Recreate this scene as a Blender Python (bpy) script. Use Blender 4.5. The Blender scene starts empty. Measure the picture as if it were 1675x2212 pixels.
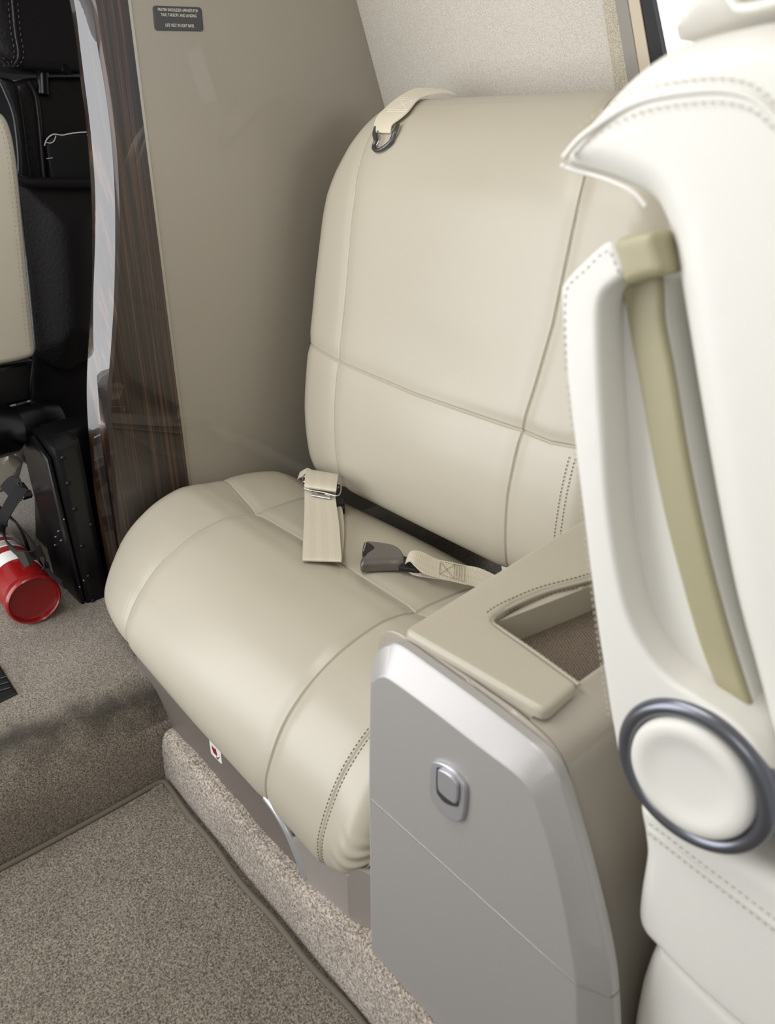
import bpy, math
import numpy as np
from mathutils import Matrix, Vector
from mathutils.geometry import delaunay_2d_cdt

S = bpy.context.scene
COL = S.collection
# ------------------------------------------------------------------ camera
FPX, CX, CY = 1650.0, 837.5, 1106.0
_p = math.atan(816/FPX); _a = math.radians(41.5)
_h = np.array([-math.cos(_a), math.sin(_a), 0.0])
FW = _h*math.cos(_p)+np.array([0, 0, -math.sin(_p)]); RT = np.array([_h[1], -_h[0], 0.0]); UP = np.cross(RT, FW)
CAM = np.array([0.0, 0.0, 1.0])
cd = bpy.data.cameras.new('camera'); cam = bpy.data.objects.new('camera', cd); COL.objects.link(cam)
cd.sensor_fit = 'HORIZONTAL'; cd.sensor_width = 24.0; cd.lens = 24.0*FPX/1675.0
cd.clip_start = 0.02; cd.clip_end = 60
cam.matrix_world = Matrix(((RT[0], UP[0], -FW[0], CAM[0]), (RT[1], UP[1], -FW[1], CAM[1]), (RT[2], UP[2], -FW[2], CAM[2]), (0, 0, 0, 1)))
cd.dof.use_dof = True; cd.dof.focus_distance = 1.25; cd.dof.aperture_fstop = 5.6
S.camera = cam
# ------------------------------------------------------------------ world, light, exposure
S.view_settings.view_transform = 'Standard'; S.view_settings.look = 'None'
S.view_settings.exposure = -0.10; S.view_settings.gamma = 1.0; S.view_settings.use_curve_mapping = False
try: S.cycles.use_denoising = True
except Exception: pass
W = bpy.data.worlds.new('daylight'); S.world = W; W.use_nodes = True
W.node_tree.nodes['Background'].inputs[0].default_value = (0.97, 0.98, 1.0, 1)
W.node_tree.nodes['Background'].inputs[1].default_value = 0.5

def area(name, loc, target, sx, sy, power, colour=(1, 1, 1)):
    l = bpy.data.lights.new(name, 'AREA'); l.shape = 'RECTANGLE'; l.size = sx; l.size_y = sy
    l.energy = power; l.color = colour
    o = bpy.data.objects.new(name, l); COL.objects.link(o); o.location = loc
    o.rotation_euler = (Vector(target)-Vector(loc)).to_track_quat('-Z', 'Y').to_euler()
    return o
area('door_daylight', (-1.65, -0.9, 0.95), (-1.5, 0.6, 0.85), 1.5, 1.75, 38, (0.95, 0.97, 1.0))
area('cabin_window_daylight', (0.35, -0.7, 1.2), (-0.5, 0.7, 0.7), 0.5, 0.4, 2.2, (1, 1, 1))
area('ceiling_light', (-0.78, 0.12, 1.49), (-0.7, 0.5, 0.3), 0.9, 0.3, 7.0, (1, 0.98, 0.95))
area('rear_window_daylight', (0.9, 0.95, 1.35), (-0.9, 0.8, 0.8), 0.5, 0.4, 6.5, (1, 1, 1))

# ------------------------------------------------------------------ helpers
def ray(x, y):
    return FW*FPX+RT*(x-CX)-UP*(y-CY)
def onX(x, y, k): d = ray(x, y); return CAM+d*((k-CAM[0])/d[0])
def onY(x, y, k): d = ray(x, y); return CAM+d*((k-CAM[1])/d[1])
def onZ(x, y, k): d = ray(x, y); return CAM+d*((k-CAM[2])/d[2])

def signed_volume(v, faces):
    t = 0.0
    for f in faces[::max(1, len(faces)//20000)]:
        a = v[f[0]]
        for i in range(1, len(f)-1):
            t += np.dot(a, np.cross(v[f[i]], v[f[i+1]]))
    return t
def mesh(name, v, faces, mat, parent=None, smooth=True, uv=None, fix=False, sharp=None):
    v = np.asarray(v, float)
    if fix:
        c = v.mean(0)
        if signed_volume(v-c, faces) < 0:
            faces = [tuple(reversed(f)) for f in faces]
    me = bpy.data.meshes.new(name)
    loops = np.fromiter((i for f in faces for i in f), dtype=np.int32)
    tot = np.fromiter((len(f) for f in faces), dtype=np.int32)
    st = np.concatenate(([0], np.cumsum(tot)[:-1])).astype(np.int32)
    me.vertices.add(len(v)); me.vertices.foreach_set('co', v.astype(np.float32).ravel())
    me.loops.add(len(loops)); me.loops.foreach_set('vertex_index', loops)
    me.polygons.add(len(tot)); me.polygons.foreach_set('loop_start', st)
    try: me.polygons.foreach_set('loop_total', tot)
    except Exception: pass
    me.update(calc_edges=True); me.validate()
    if uv is not None:
        l = me.uv_layers.new(name='UVMap')
        l.data.foreach_set('uv', np.asarray(uv, np.float32)[loops].ravel())
    me.polygons.foreach_set('use_smooth', np.full(len(me.polygons), bool(smooth)))
    me.materials.append(mat)
    o = bpy.data.objects.new(name, me); COL.objects.link(o)
    if sharp is not None:
        try: me.set_sharp_from_angle(angle=math.radians(sharp))
        except Exception: pass
    if parent is not None: o.parent = parent; o.matrix_parent_inverse = Matrix.Translation(-parent.matrix_world.translation) if False else Matrix()
    return o
def rooted(o, root):
    # keep world position when the root Empty is not at the origin
    o.parent = root
    o.matrix_parent_inverse = Matrix.Translation(-Vector(root.location))
    return o
def thing(name, label, cat, loc=(0, 0, 0), group=None):
    o = bpy.data.objects.new(name, None); COL.objects.link(o); o.location = loc
    o.empty_display_size = 0.05
    o['label'] = label; o['category'] = cat
    if group: o['group'] = group
    return o
def tag(o, label, cat, group=None):
    o['label'] = label; o['category'] = cat
    if group: o['group'] = group
    return o
def structure(o, label, cat='structure'):
    o['kind'] = 'structure'; o['label'] = label; o['category'] = cat
    return o

def cat_rom(pts, n=12, closed=False):
    P = np.asarray(pts, float); out = []; N = len(P)
    for i in range(N if closed else N-1):
        if closed: p0, p1, p2, p3 = P[(i-1) % N], P[i], P[(i+1) % N], P[(i+2) % N]
        else: p0, p1, p2, p3 = P[max(i-1, 0)], P[i], P[i+1], P[min(i+2, N-1)]
        for t in np.arange(n)/n:
            out.append(0.5*((2*p1)+(-p0+p2)*t+(2*p0-5*p1+4*p2-p3)*t*t+(-p0+3*p1-3*p2+p3)*t**3))
    if not closed: out.append(P[-1])
    return np.array(out)
def resample(P, step, closed=False):
    Q = np.vstack([P, P[:1]]) if closed else P
    d = np.concatenate(([0], np.cumsum(np.linalg.norm(np.diff(Q, axis=0), axis=1))))
    n = max(2, int(round(d[-1]/step)))
    s = np.linspace(0, d[-1], n+1)
    R = np.stack([np.interp(s, d, Q[:, k]) for k in range(Q.shape[1])], 1)
    return R[:-1] if closed else R
def round_poly(pts, r, n=6):
    """round the corners of a closed polygon; r a number or one per corner"""
    P = np.asarray(pts, float); N = len(P); out = []
    R = [r]*N if np.isscalar(r) else list(r)
    for i in range(N):
        a, b, c = P[i-1], P[i], P[(i+1) % N]
        if R[i] <= 0: out.append(b); continue
        u = a-b; w = c-b; lu = np.linalg.norm(u); lw = np.linalg.norm(w); u = u/lu; w = w/lw
        q = min(R[i], lu*0.48, lw*0.48)
        s, e = b+u*q, b+w*q
        for t in np.linspace(0, 1, n+1):
            out.append((1-t)**2*s+2*t*(1-t)*b+t*t*e)
    return np.array(out)
def poly_normals(P):
    d = np.roll(P, -1, 0)-np.roll(P, 1, 0)
    n = np.stack([d[:, 1], -d[:, 0]], 1); n /= np.linalg.norm(n, axis=1)[:, None]+1e-12
    A = 0.5*np.sum(P[:, 0]*np.roll(P[:, 1], -1)-np.roll(P[:, 0], -1)*P[:, 1])
    return n if A > 0 else -n      # outward
def slab(name, poly, axis, a0, a1, r, mat, parent=None, r1=None, n=5, smooth=True, warp=None, dome=0.0, sharp=None):
    """closed outline in the plane across `axis`, from a0 to a1, with rounded rims (r at a0, r1 at a1)"""
    P = np.asarray(poly, float); N = len(P); nr = poly_normals(P)
    r1 = r if r1 is None else r1
    sg = 1 if a1 > a0 else -1
    put3 = {'x': lambda p, d: np.stack([d, p[:, 0], p[:, 1]], 1), 'y': lambda p, d: np.stack([p[:, 0], d, p[:, 1]], 1), 'z': lambda p, d: np.stack([p[:, 0], p[:, 1], d], 1)}[axis]
    A_, B_ = P, np.roll(P, -1, 0); E_ = B_-A_; LL = (E_**2).sum(1)+1e-18
    def dist(q):
        out = np.empty(len(q))
        for s0 in range(0, len(q), 4000):
            w = q[s0:s0+4000, None]-A_[None]; t = np.clip((w*E_[None]).sum(2)/LL, 0, 1)
            out[s0:s0+4000] = np.sqrt(((w-t[..., None]*E_[None])**2).sum(2).min(1))
        return out
    def inside(q):
        x, y = q[:, 0][:, None], q[:, 1][:, None]; c = (A_[:, 1] > y) != (B_[:, 1] > y)
        den = np.where(np.abs(E_[:, 1]) < 1e-15, 1e-15, E_[:, 1])
        return (c & (x < E_[:, 0]*(y-A_[:, 1])/den+A_[:, 0])).sum(1) % 2 == 1
    def cap(rad, a, s_, dm):
        cand = []
        if rad > 0:
            for t in np.linspace(0, math.pi/2, n+1)[1:]:
                k = rad*(1-math.cos(t)); q = P-nr*k; q = q[inside(q)]
                if len(q): cand.append(q[dist(q) > 0.93*k])
        if rad > 0 or dm:
            lo, hi = P.min(0), P.max(0); g = max((hi-lo).max()/45, rad*0.5, 0.002)
            gx, gy = np.meshgrid(np.arange(lo[0], hi[0], g), np.arange(lo[1], hi[1], g)); q = np.stack([gx.ravel(), gy.ravel()], 1)
            q = q[inside(q)]
            if len(q): cand.append(q[dist(q) > max(rad*1.12, g*0.5)])
        pts = np.vstack([P]+cand) if cand else P
        vc, _, fc, ov, _, _ = delaunay_2d_cdt([Vector((float(p[0]), float(p[1]))) for p in pts], [(i, (i+1) % N) for i in range(N)], [], 1, 1e-7)
        vc = np.array([v[:] for v in vc]); mp = {}
        for j, o_ in enumerate(ov):
            for i in o_:
                if i < N: mp[i] = j
        d = dist(vc)
        for j in mp.values(): d[j] = 0
        if rad > 0:
            dd = np.clip(d, 0, rad); dep = rad-np.sqrt(np.maximum(rad*rad-(rad-dd)**2, 0))
        else: dep = np.zeros(len(vc))
        if dm:
            w = np.clip(d/max(d.max(), 1e-9), 0, 1); dep = dep-dm*(w*w*(3-2*w))
        return put3(vc, a+s_*dep), fc, mp
    v0, f0, m0 = cap(r, a0, sg, dome); v1, f1, m1 = cap(r1, a1, -sg, 0.0)
    V = np.vstack([v0, v1]); o1 = len(v0)
    F = [tuple(reversed(f)) for f in f0]+[tuple(i+o1 for i in f) for f in f1]
    A2 = np.sum(P[:, 0]*np.roll(P[:, 1], -1)-np.roll(P[:, 0], -1)*P[:, 1]) > 0
    for i in range(N):
        k = (i+1) % N
        if i in m0 and k in m0 and i in m1 and k in m1:
            q = (m0[i], m0[k], m1[k]+o1, m1[i]+o1)
            F.append(q if A2 else tuple(reversed(q)))
    if warp is not None: V = warp(V)
    return mesh(name, V, F, mat, parent, smooth, fix=True, sharp=sharp if sharp else 40)
def box(name, lo, hi, mat, parent=None, r=0.0):
    P = [(lo[0], lo[1]), (hi[0], lo[1]), (hi[0], hi[1]), (lo[0], hi[1])]
    if r > 0: P = round_poly(P, r*1.2, 4)
    return slab(name, P, 'z', lo[2], hi[2], r, mat, parent, sharp=40, n=4)
def tube(name, path, rad, mat, parent=None, n=10, closed=False, rads=None):
    P = np.asarray(path, float); N = len(P)
    V = []; prev = None
    for i in range(N):
        if closed: t = P[(i+1) % N]-P[i-1]
        else: t = P[min(i+1, N-1)]-P[max(i-1, 0)]
        t = t/np.linalg.norm(t)
        if prev is None:
            a = np.array([0, 0, 1.0]) if abs(t[2]) < 0.9 else np.array([1.0, 0, 0])
        else: a = prev
        a = a-t*np.dot(a, t); a /= np.linalg.norm(a); prev = a; b = np.cross(t, a)
        rr = rad if rads is None else rads[i]
        for k in range(n):
            th = 2*math.pi*k/n; V.append(P[i]+rr*(a*math.cos(th)+b*math.sin(th)))
    F = []
    for j in range(N if closed else N-1):
        for i in range(n):
            k = (i+1) % n; jj = (j+1) % N
            F.append((j*n+i, j*n+k, jj*n+k, jj*n+i))
    if not closed: F.append(tuple(reversed(range(n)))); F.append(tuple(range((N-1)*n, N*n)))
    return mesh(name, V, F, mat, parent, True, fix=True, sharp=50)
def lathe(name, prof, centre, axis, mat, parent=None, n=64):
    """prof: (radius, along) pairs, turned about axis through centre"""
    ax = np.asarray(axis, float); ax /= np.linalg.norm(ax)
    u = np.cross(ax, [0, 0, 1.0]); 
    if np.linalg.norm(u) < 0.1: u = np.cross(ax, [1.0, 0, 0])
    u /= np.linalg.norm(u); w = np.cross(ax, u); c = np.asarray(centre, float)
    V = []; F = []
    for r, h in prof:
        for k in range(n):
            t = 2*math.pi*k/n; V.append(c+ax*h+r*(u*math.cos(t)+w*math.sin(t)))
    for j in range(len(prof)-1):
        for i in range(n):
            k = (i+1) % n; F.append((j*n+i, j*n+k, (j+1)*n+k, (j+1)*n+i))
    F.append(tuple(reversed(range(n)))); F.append(tuple(range((len(prof)-1)*n, len(prof)*n)))
    return mesh(name, V, F, mat, parent, True, fix=True, sharp=45)
def ribbon(name, path, side, width, mat, parent=None, th=0.0014, n_across=6):
    """webbing: path points, side vectors (one or per point)"""
    P = np.asarray(path, float); N = len(P)
    Sd = np.asarray(side, float); Sd = np.tile(Sd, (N, 1)) if Sd.ndim == 1 else Sd
    wd = [width]*N if np.isscalar(width) else width
    V = []; UV = []; d = np.concatenate(([0], np.cumsum(np.linalg.norm(np.diff(P, axis=0), axis=1))))
    for i in range(N):
        t = P[min(i+1, N-1)]-P[max(i-1, 0)]; t /= np.linalg.norm(t)
        s = Sd[i]-t*np.dot(Sd[i], t); s /= np.linalg.norm(s); nn = np.cross(t, s)
        for k in range(n_across+1):
            q = k/n_across-0.5; V.append(P[i]+s*q*wd[i]+nn*th/2); UV.append((d[i], k/n_across))
        for k in range(n_across, -1, -1):
            q = k/n_across-0.5; V.append(P[i]+s*q*wd[i]-nn*th/2); UV.append((d[i], k/n_across))
    m = 2*(n_across+1); F = []
    for j in range(N-1):
        for i in range(m):
            k = (i+1) % m; F.append((j*m+i, j*m+k, (j+1)*m+k, (j+1)*m+i))
    F.append(tuple(reversed(range(m)))); F.append(tuple(range((N-1)*m, N*m)))
    return mesh(name, V, F, mat, parent, True, uv=UV, fix=True, sharp=60)
def band(name, left, right, mat, parent=None, th=0.0016, n_across=8, sub=8):
    # webbing given by its two edges
    A = cat_rom(np.array(left), sub); B = cat_rom(np.array(right), sub); C = (A+B)/2
    d = np.concatenate(([0], np.cumsum(np.linalg.norm(np.diff(C, axis=0), axis=1))))
    V = []; UV = []; N = len(A)
    for i in range(N):
        t = C[min(i+1, N-1)]-C[max(i-1, 0)]; w = B[i]-A[i]; nn = np.cross(t, w); nn /= np.linalg.norm(nn)+1e-12
        for sg in (1, -1):
            rng_ = range(n_across+1) if sg > 0 else range(n_across, -1, -1)
            for k in rng_: V.append(A[i]+w*k/n_across+nn*sg*th/2); UV.append((d[i], k/n_across))
    m = 2*(n_across+1); F = []
    for j in range(N-1):
        for i in range(m):
            k = (i+1) % m; F.append((j*m+i, j*m+k, (j+1)*m+k, (j+1)*m+i))
    F.append(tuple(reversed(range(m)))); F.append(tuple(range((N-1)*m, N*m)))
    return mesh(name, V, F, mat, parent, True, uv=UV, fix=True, sharp=60)
def stitches(name, lines, mat, parent=None, length=0.0034, gap=0.0018, rad=0.00055, lift=0.0):
    """rows of single stitches along 3D lines"""
    V = []; F = []
    for L in lines:
        L = np.asarray(L, float)
        d = np.concatenate(([0], np.cumsum(np.linalg.norm(np.diff(L, axis=0), axis=1))))
        s = 0.0
        while s+length < d[-1]:
            a = np.array([np.interp(s, d, L[:, k]) for k in range(3)]); b = np.array([np.interp(s+length, d, L[:, k]) for k in range(3)])
            t = (b-a)/np.linalg.norm(b-a); u = np.cross(t, [0.3, 0.2, 0.93]); u /= np.linalg.norm(u); w = np.cross(t, u)
            base = len(V)
            for q, rr in ((0, 0.4), (0.25, 1), (0.75, 1), (1, 0.4)):
                for k in range(6):
                    th = k*math.pi/3; V.append(a+(b-a)*q+rr*rad*(u*math.cos(th)+w*math.sin(th)))
            for j in range(3):
                for i in range(6):
                    k = (i+1) % 6; F.append((base+j*6+i, base+j*6+k, base+(j+1)*6+k, base+(j+1)*6+i))
            F.append(tuple(base+i for i in reversed(range(6)))); F.append(tuple(base+18+i for i in range(6)))
            s += length+gap
    return mesh(name, V, F, mat, parent, True)

def pillow(name, prof, x0, x1, rl, rr, step, mat, parent, warp=None, grooves=(), puff=None, hidden=None):
    """upholstered body: closed profile (y,z) swept along x, side rims rounded, with sewn grooves"""
    P = resample(cat_rom(prof, 16, True), step, True)
    if hidden is not None:
        hd_ = hidden(P[:, 0], P[:, 1]); P = P[(~hd_) | (np.arange(len(P)) % 7 == 0)]
    N = len(P); nr = poly_normals(P)
    st = []
    m = 16
    for t in np.linspace(0, math.pi/2, m)[:-1]: st.append((x0+rl*(1-math.sin(t+0*1.0)) if False else x0+rl*(1-math.cos(t)), rl*(1-math.sin(t))))
    for x in np.arange(x0+rl, x1-rr, step): st.append((x, 0.0))
    for t in np.linspace(0, math.pi/2, m)[::-1]: st.append((x1-rr*(1-math.cos(t)), rr*(1-math.sin(t))))
    ins = np.array([s[1] for s in st]); xs = np.array([s[0] for s in st]); M = len(st)
    Q = P[None]-nr[None]*ins[:, None, None]
    V = np.empty((M, N, 3)); V[..., 0] = xs[:, None]; V[..., 1:] = Q
    B = np.empty((M, N, 3)); B[..., 0] = xs[:, None]; B[..., 1:] = P[None]
    base = B.reshape(-1, 3).copy()
    V = V.reshape(-1, 3)
    if warp is not None: V = warp(V, base)
    G = V.reshape(M, N, 3)
    du = np.gradient(G, axis=0); dv = np.roll(G, -1, 1)-np.roll(G, 1, 1)
    n = np.cross(du, dv); n /= np.linalg.norm(n, axis=2)[..., None]+1e-12
    c = G.mean((0, 1))
    if np.sum(n*(G-c)) < 0: n = -n
    n = n.reshape(-1, 3); disp = np.zeros(len(V))
    for fn, depth, w in grooves:
        d = fn(base[:, 0], base[:, 1], base[:, 2]); disp -= depth*np.exp(-(d/w)**2)
    if puff is not None: disp += puff(base[:, 0], base[:, 1], base[:, 2])
    V = V+n*disp[:, None]
    F = []
    idx = np.arange(M*N).reshape(M, N)
    a = idx[:-1].ravel(); b = np.roll(idx, -1, 1)[:-1].ravel(); c2 = np.roll(idx, -1, 1)[1:].ravel(); d2 = idx[1:].ravel()
    F = list(map(tuple, np.stack([a, b, c2, d2], 1).tolist()))
    F.append(tuple(idx[0][::-1].tolist())); F.append(tuple(idx[-1].tolist()))
    return mesh(name, V, F, mat, parent, True, fix=True), V, base

# ------------------------------------------------------------------ materials
def srgb(r, g, b):
    return tuple(((c/255)/12.92 if c/255 <= 0.04045 else ((c/255+0.055)/1.055)**2.4) for c in (r, g, b))+(1,)
def mat(name, col, rough=0.5, metal=0.0, coat=0.0, coat_rough=0.05, spec=0.5, bump=None, vary=None, noise_scale=6.0):
    m = bpy.data.materials.new(name); m.use_nodes = True; nt = m.node_tree; b = nt.nodes['Principled BSDF']
    b.inputs['Base Color'].default_value = col; b.inputs['Roughness'].default_value = rough
    b.inputs['Metallic'].default_value = metal; b.inputs['Coat Weight'].default_value = coat
    b.inputs['Coat Roughness'].default_value = coat_rough; b.inputs['Specular IOR Level'].default_value = spec
    tc = nt.nodes.new('ShaderNodeTexCoord')
    if vary is not None:
        nz = nt.nodes.new('ShaderNodeTexNoise'); nz.inputs['Scale'].default_value = noise_scale; nz.inputs['Detail'].default_value = 4
        mx = nt.nodes.new('ShaderNodeMix'); mx.data_type = 'RGBA'
        nt.links.new(tc.outputs['Object'], nz.inputs['Vector'])
        nt.links.new(nz.outputs['Fac'], mx.inputs['Factor'])
        mx.inputs['A'].default_value = col; mx.inputs['B'].default_value = vary
        nt.links.new(mx.outputs['Result'], b.inputs['Base Color'])
    if bump is not None:
        sc, st, dist = bump
        nz = nt.nodes.new('ShaderNodeTexNoise'); nz.inputs['Scale'].default_value = sc; nz.inputs['Detail'].default_value = 3
        bp = nt.nodes.new('ShaderNodeBump'); bp.inputs['Strength'].default_value = st; bp.inputs['Distance'].default_value = dist
        nt.links.new(tc.outputs['Object'], nz.inputs['Vector']); nt.links.new(nz.outputs['Fac'], bp.inputs['Height'])
        nt.links.new(bp.outputs['Normal'], b.inputs['Normal'])
    return m
def carpet(name, c0, c1, scale, stain=None):
    m = bpy.data.materials.new(name); m.use_nodes = True; nt = m.node_tree; b = nt.nodes['Principled BSDF']; L = nt.links
    b.inputs['Roughness'].default_value = 0.95; b.inputs['Specular IOR Level'].default_value = 0.1
    b.inputs['Sheen Weight'].default_value = 0.25
    tc = nt.nodes.new('ShaderNodeTexCoord')
    n1 = nt.nodes.new('ShaderNodeTexNoise'); n1.inputs['Scale'].default_value = scale; n1.inputs['Detail'].default_value = 3; n1.inputs['Distortion'].default_value = 0.6
    n2 = nt.nodes.new('ShaderNodeTexNoise'); n2.inputs['Scale'].default_value = 9; n2.inputs['Detail'].default_value = 3
    r = nt.nodes.new('ShaderNodeValToRGB'); r.color_ramp.elements[0].position = 0.36; r.color_ramp.elements[1].position = 0.66
    r.color_ramp.elements[0].color = c0; r.color_ramp.elements[1].color = c1
    mx = nt.nodes.new('ShaderNodeMix'); mx.data_type = 'RGBA'; mx.blend_type = 'MULTIPLY'
    r2 = nt.nodes.new('ShaderNodeValToRGB'); r2.color_ramp.elements[0].position = 0.3; r2.color_ramp.elements[1].position = 0.7
    r2.color_ramp.elements[0].color = (0.80, 0.79, 0.78, 1); r2.color_ramp.elements[1].color = (1, 1, 1, 1)
    L.new(tc.outputs['Object'], n1.inputs['Vector']); L.new(tc.outputs['Object'], n2.inputs['Vector'])
    L.new(n1.outputs['Fac'], r.inputs['Fac']); L.new(n2.outputs['Fac'], r2.inputs['Fac'])
    mx.inputs['Factor'].default_value = 1.0
    L.new(r.outputs['Color'], mx.inputs['A']); L.new(r2.outputs['Color'], mx.inputs['B'])
    out = mx.outputs['Result']
    if stain:   # trodden dirt along the step nosing: (x centre, half width)
        sx = nt.nodes.new('ShaderNodeSeparateXYZ'); L.new(tc.outputs['Object'], sx.inputs[0])
        nw = nt.nodes.new('ShaderNodeTexNoise'); nw.inputs['Scale'].default_value = 22; nw.inputs['Detail'].default_value = 6
        L.new(tc.outputs['Object'], nw.inputs['Vector'])
        def mth(op, a, bb=None):
            k = nt.nodes.new('ShaderNodeMath'); k.operation = op
            for i, q in enumerate((a, bb)):
                if q is None: continue
                if isinstance(q, (int, float)): k.inputs[i].default_value = q
                else: L.new(q, k.inputs[i])
            return k.outputs[0]
        d = mth('ABSOLUTE', mth('SUBTRACT', mth('SUBTRACT', sx.outputs[0], mth('MULTIPLY', sx.outputs[1], 0.16)), stain[0]))
        d = mth('ADD', mth('DIVIDE', d, stain[1]), mth('MULTIPLY', mth('SUBTRACT', nw.outputs['Fac'], 0.5), 1.7))
        d = mth('MULTIPLY', mth('GREATER_THAN', sx.outputs[2], stain[2]), mth('SUBTRACT', 1.0, d))
        k = nt.nodes.new('ShaderNodeClamp'); L.new(d, k.inputs[0])
        m2 = nt.nodes.new('ShaderNodeMix'); m2.data_type = 'RGBA'; L.new(mth('MULTIPLY', k.outputs[0], 0.85), m2.inputs['Factor'])
        L.new(out, m2.inputs['A']); m2.inputs['B'].default_value = srgb(52, 46, 40)
        out = m2.outputs['Result']
    L.new(out, b.inputs['Base Color'])
    bp = nt.nodes.new('ShaderNodeBump'); bp.inputs['Strength'].default_value = 0.9; bp.inputs['Distance'].default_value = 0.003
    L.new(n1.outputs['Fac'], bp.inputs['Height']); L.new(bp.outputs['Normal'], b.inputs['Normal'])
    return m
def wood(name):
    m = bpy.data.materials.new(name); m.use_nodes = True; nt = m.node_tree; b = nt.nodes['Principled BSDF']; L = nt.links
    b.inputs['Roughness'].default_value = 0.35; b.inputs['Coat Weight'].default_value = 1.0; b.inputs['Coat Roughness'].default_value = 0.015
    tc = nt.nodes.new('ShaderNodeTexCoord'); mp = nt.nodes.new('ShaderNodeMapping'); mp.inputs['Scale'].default_value = (30, 175, 1.7)
    mp.inputs['Rotation'].default_value = (math.radians(1.5), 0, 0)
    n = nt.nodes.new('ShaderNodeTexNoise'); n.inputs['Scale'].default_value = 1.0; n.inputs['Detail'].default_value = 6; n.inputs['Roughness'].default_value = 0.65
    n.inputs['Distortion'].default_value = 0.25
    L.new(tc.outputs['Object'], mp.inputs[0]); L.new(mp.outputs[0], n.inputs['Vector'])
    r = nt.nodes.new('ShaderNodeValToRGB'); e = r.color_ramp.elements
    e[0].position = 0.36; e[0].color = srgb(13, 8, 6); e[1].position = 0.70; e[1].color = srgb(94, 66, 49)
    q = e.new(0.52); q.color = srgb(38, 24, 17)
    L.new(n.outputs['Fac'], r.inputs['Fac']); L.new(r.outputs['Color'], b.inputs['Base Color'])
    return m
def fabric(name, c0, c1, scale):
    m = bpy.data.materials.new(name); m.use_nodes = True; nt = m.node_tree; b = nt.nodes['Principled BSDF']; L = nt.links
    b.inputs['Roughness'].default_value = 0.9; b.inputs['Specular IOR Level'].default_value = 0.15
    tc = nt.nodes.new('ShaderNodeTexCoord'); mp = nt.nodes.new('ShaderNodeMapping'); mp.inputs['Scale'].default_value = (scale*0.45, scale, scale*1.3)
    mp.inputs['Rotation'].default_value = (0, math.radians(25), 0)
    n = nt.nodes.new('ShaderNodeTexNoise'); n.inputs['Scale'].default_value = 1; n.inputs['Detail'].default_value = 2
    L.new(tc.outputs['Object'], mp.inputs[0]); L.new(mp.outputs[0], n.inputs['Vector'])
    r = nt.nodes.new('ShaderNodeValToRGB'); r.color_ramp.elements[0].position = 0.35; r.color_ramp.elements[1].position = 0.62
    r.color_ramp.elements[0].color = c0; r.color_ramp.elements[1].color = c1
    L.new(n.outputs['Fac'], r.inputs['Fac']); L.new(r.outputs['Color'], b.inputs['Base Color'])
    bp = nt.nodes.new('ShaderNodeBump'); bp.inputs['Strength'].default_value = 0.4; bp.inputs['Distance'].default_value = 0.0008
    L.new(n.outputs['Fac'], bp.inputs['Height']); L.new(bp.outputs['Normal'], b.inputs['Normal'])
    return m
def webbing(name, c0, c1, ribs=900.0, stripes=True):
    m = bpy.data.materials.new(name); m.use_nodes = True; nt = m.node_tree; b = nt.nodes['Principled BSDF']; L = nt.links
    b.inputs['Roughness'].default_value = 0.55; b.inputs['Sheen Weight'].default_value = 0.2
    uv = nt.nodes.new('ShaderNodeUVMap'); uv.uv_map = 'UVMap'; sx = nt.nodes.new('ShaderNodeSeparateXYZ'); L.new(uv.outputs[0], sx.inputs[0])
    def mth(op, a, bb=None):
        k = nt.nodes.new('ShaderNodeMath'); k.operation = op
        for i, q in enumerate((a, bb)):
            if q is None: continue
            if isinstance(q, (int, float)): k.inputs[i].default_value = q
            else: L.new(q, k.inputs[i])
        return k.outputs[0]
    rib = mth('SINE', mth('MULTIPLY', sx.outputs[0], ribs*2*math.pi/1.6))
    st = mth('SINE', mth('MULTIPLY', sx.outputs[1], 2*math.pi*3.0))
    st = mth('GREATER_THAN', st, 0.2)
    fac = mth('ADD', mth('MULTIPLY', rib, 0.12 if stripes else 0.03), mth('ADD', 0.4, mth('MULTIPLY', st, 0.14 if stripes else 0.0)))
    mx = nt.nodes.new('ShaderNodeMix'); mx.data_type = 'RGBA'; mx.clamp_factor = True
    L.new(fac, mx.inputs['Factor']); mx.inputs['A'].default_value = c0; mx.inputs['B'].default_value = c1
    L.new(mx.outputs['Result'], b.inputs['Base Color'])
    bp = nt.nodes.new('ShaderNodeBump'); bp.inputs['Strength'].default_value = 0.5 if stripes else 0.12; bp.inputs['Distance'].default_value = 0.0005
    L.new(rib, bp.inputs['Height']); L.new(bp.outputs['Normal'], b.inputs['Normal'])
    return m
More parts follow.
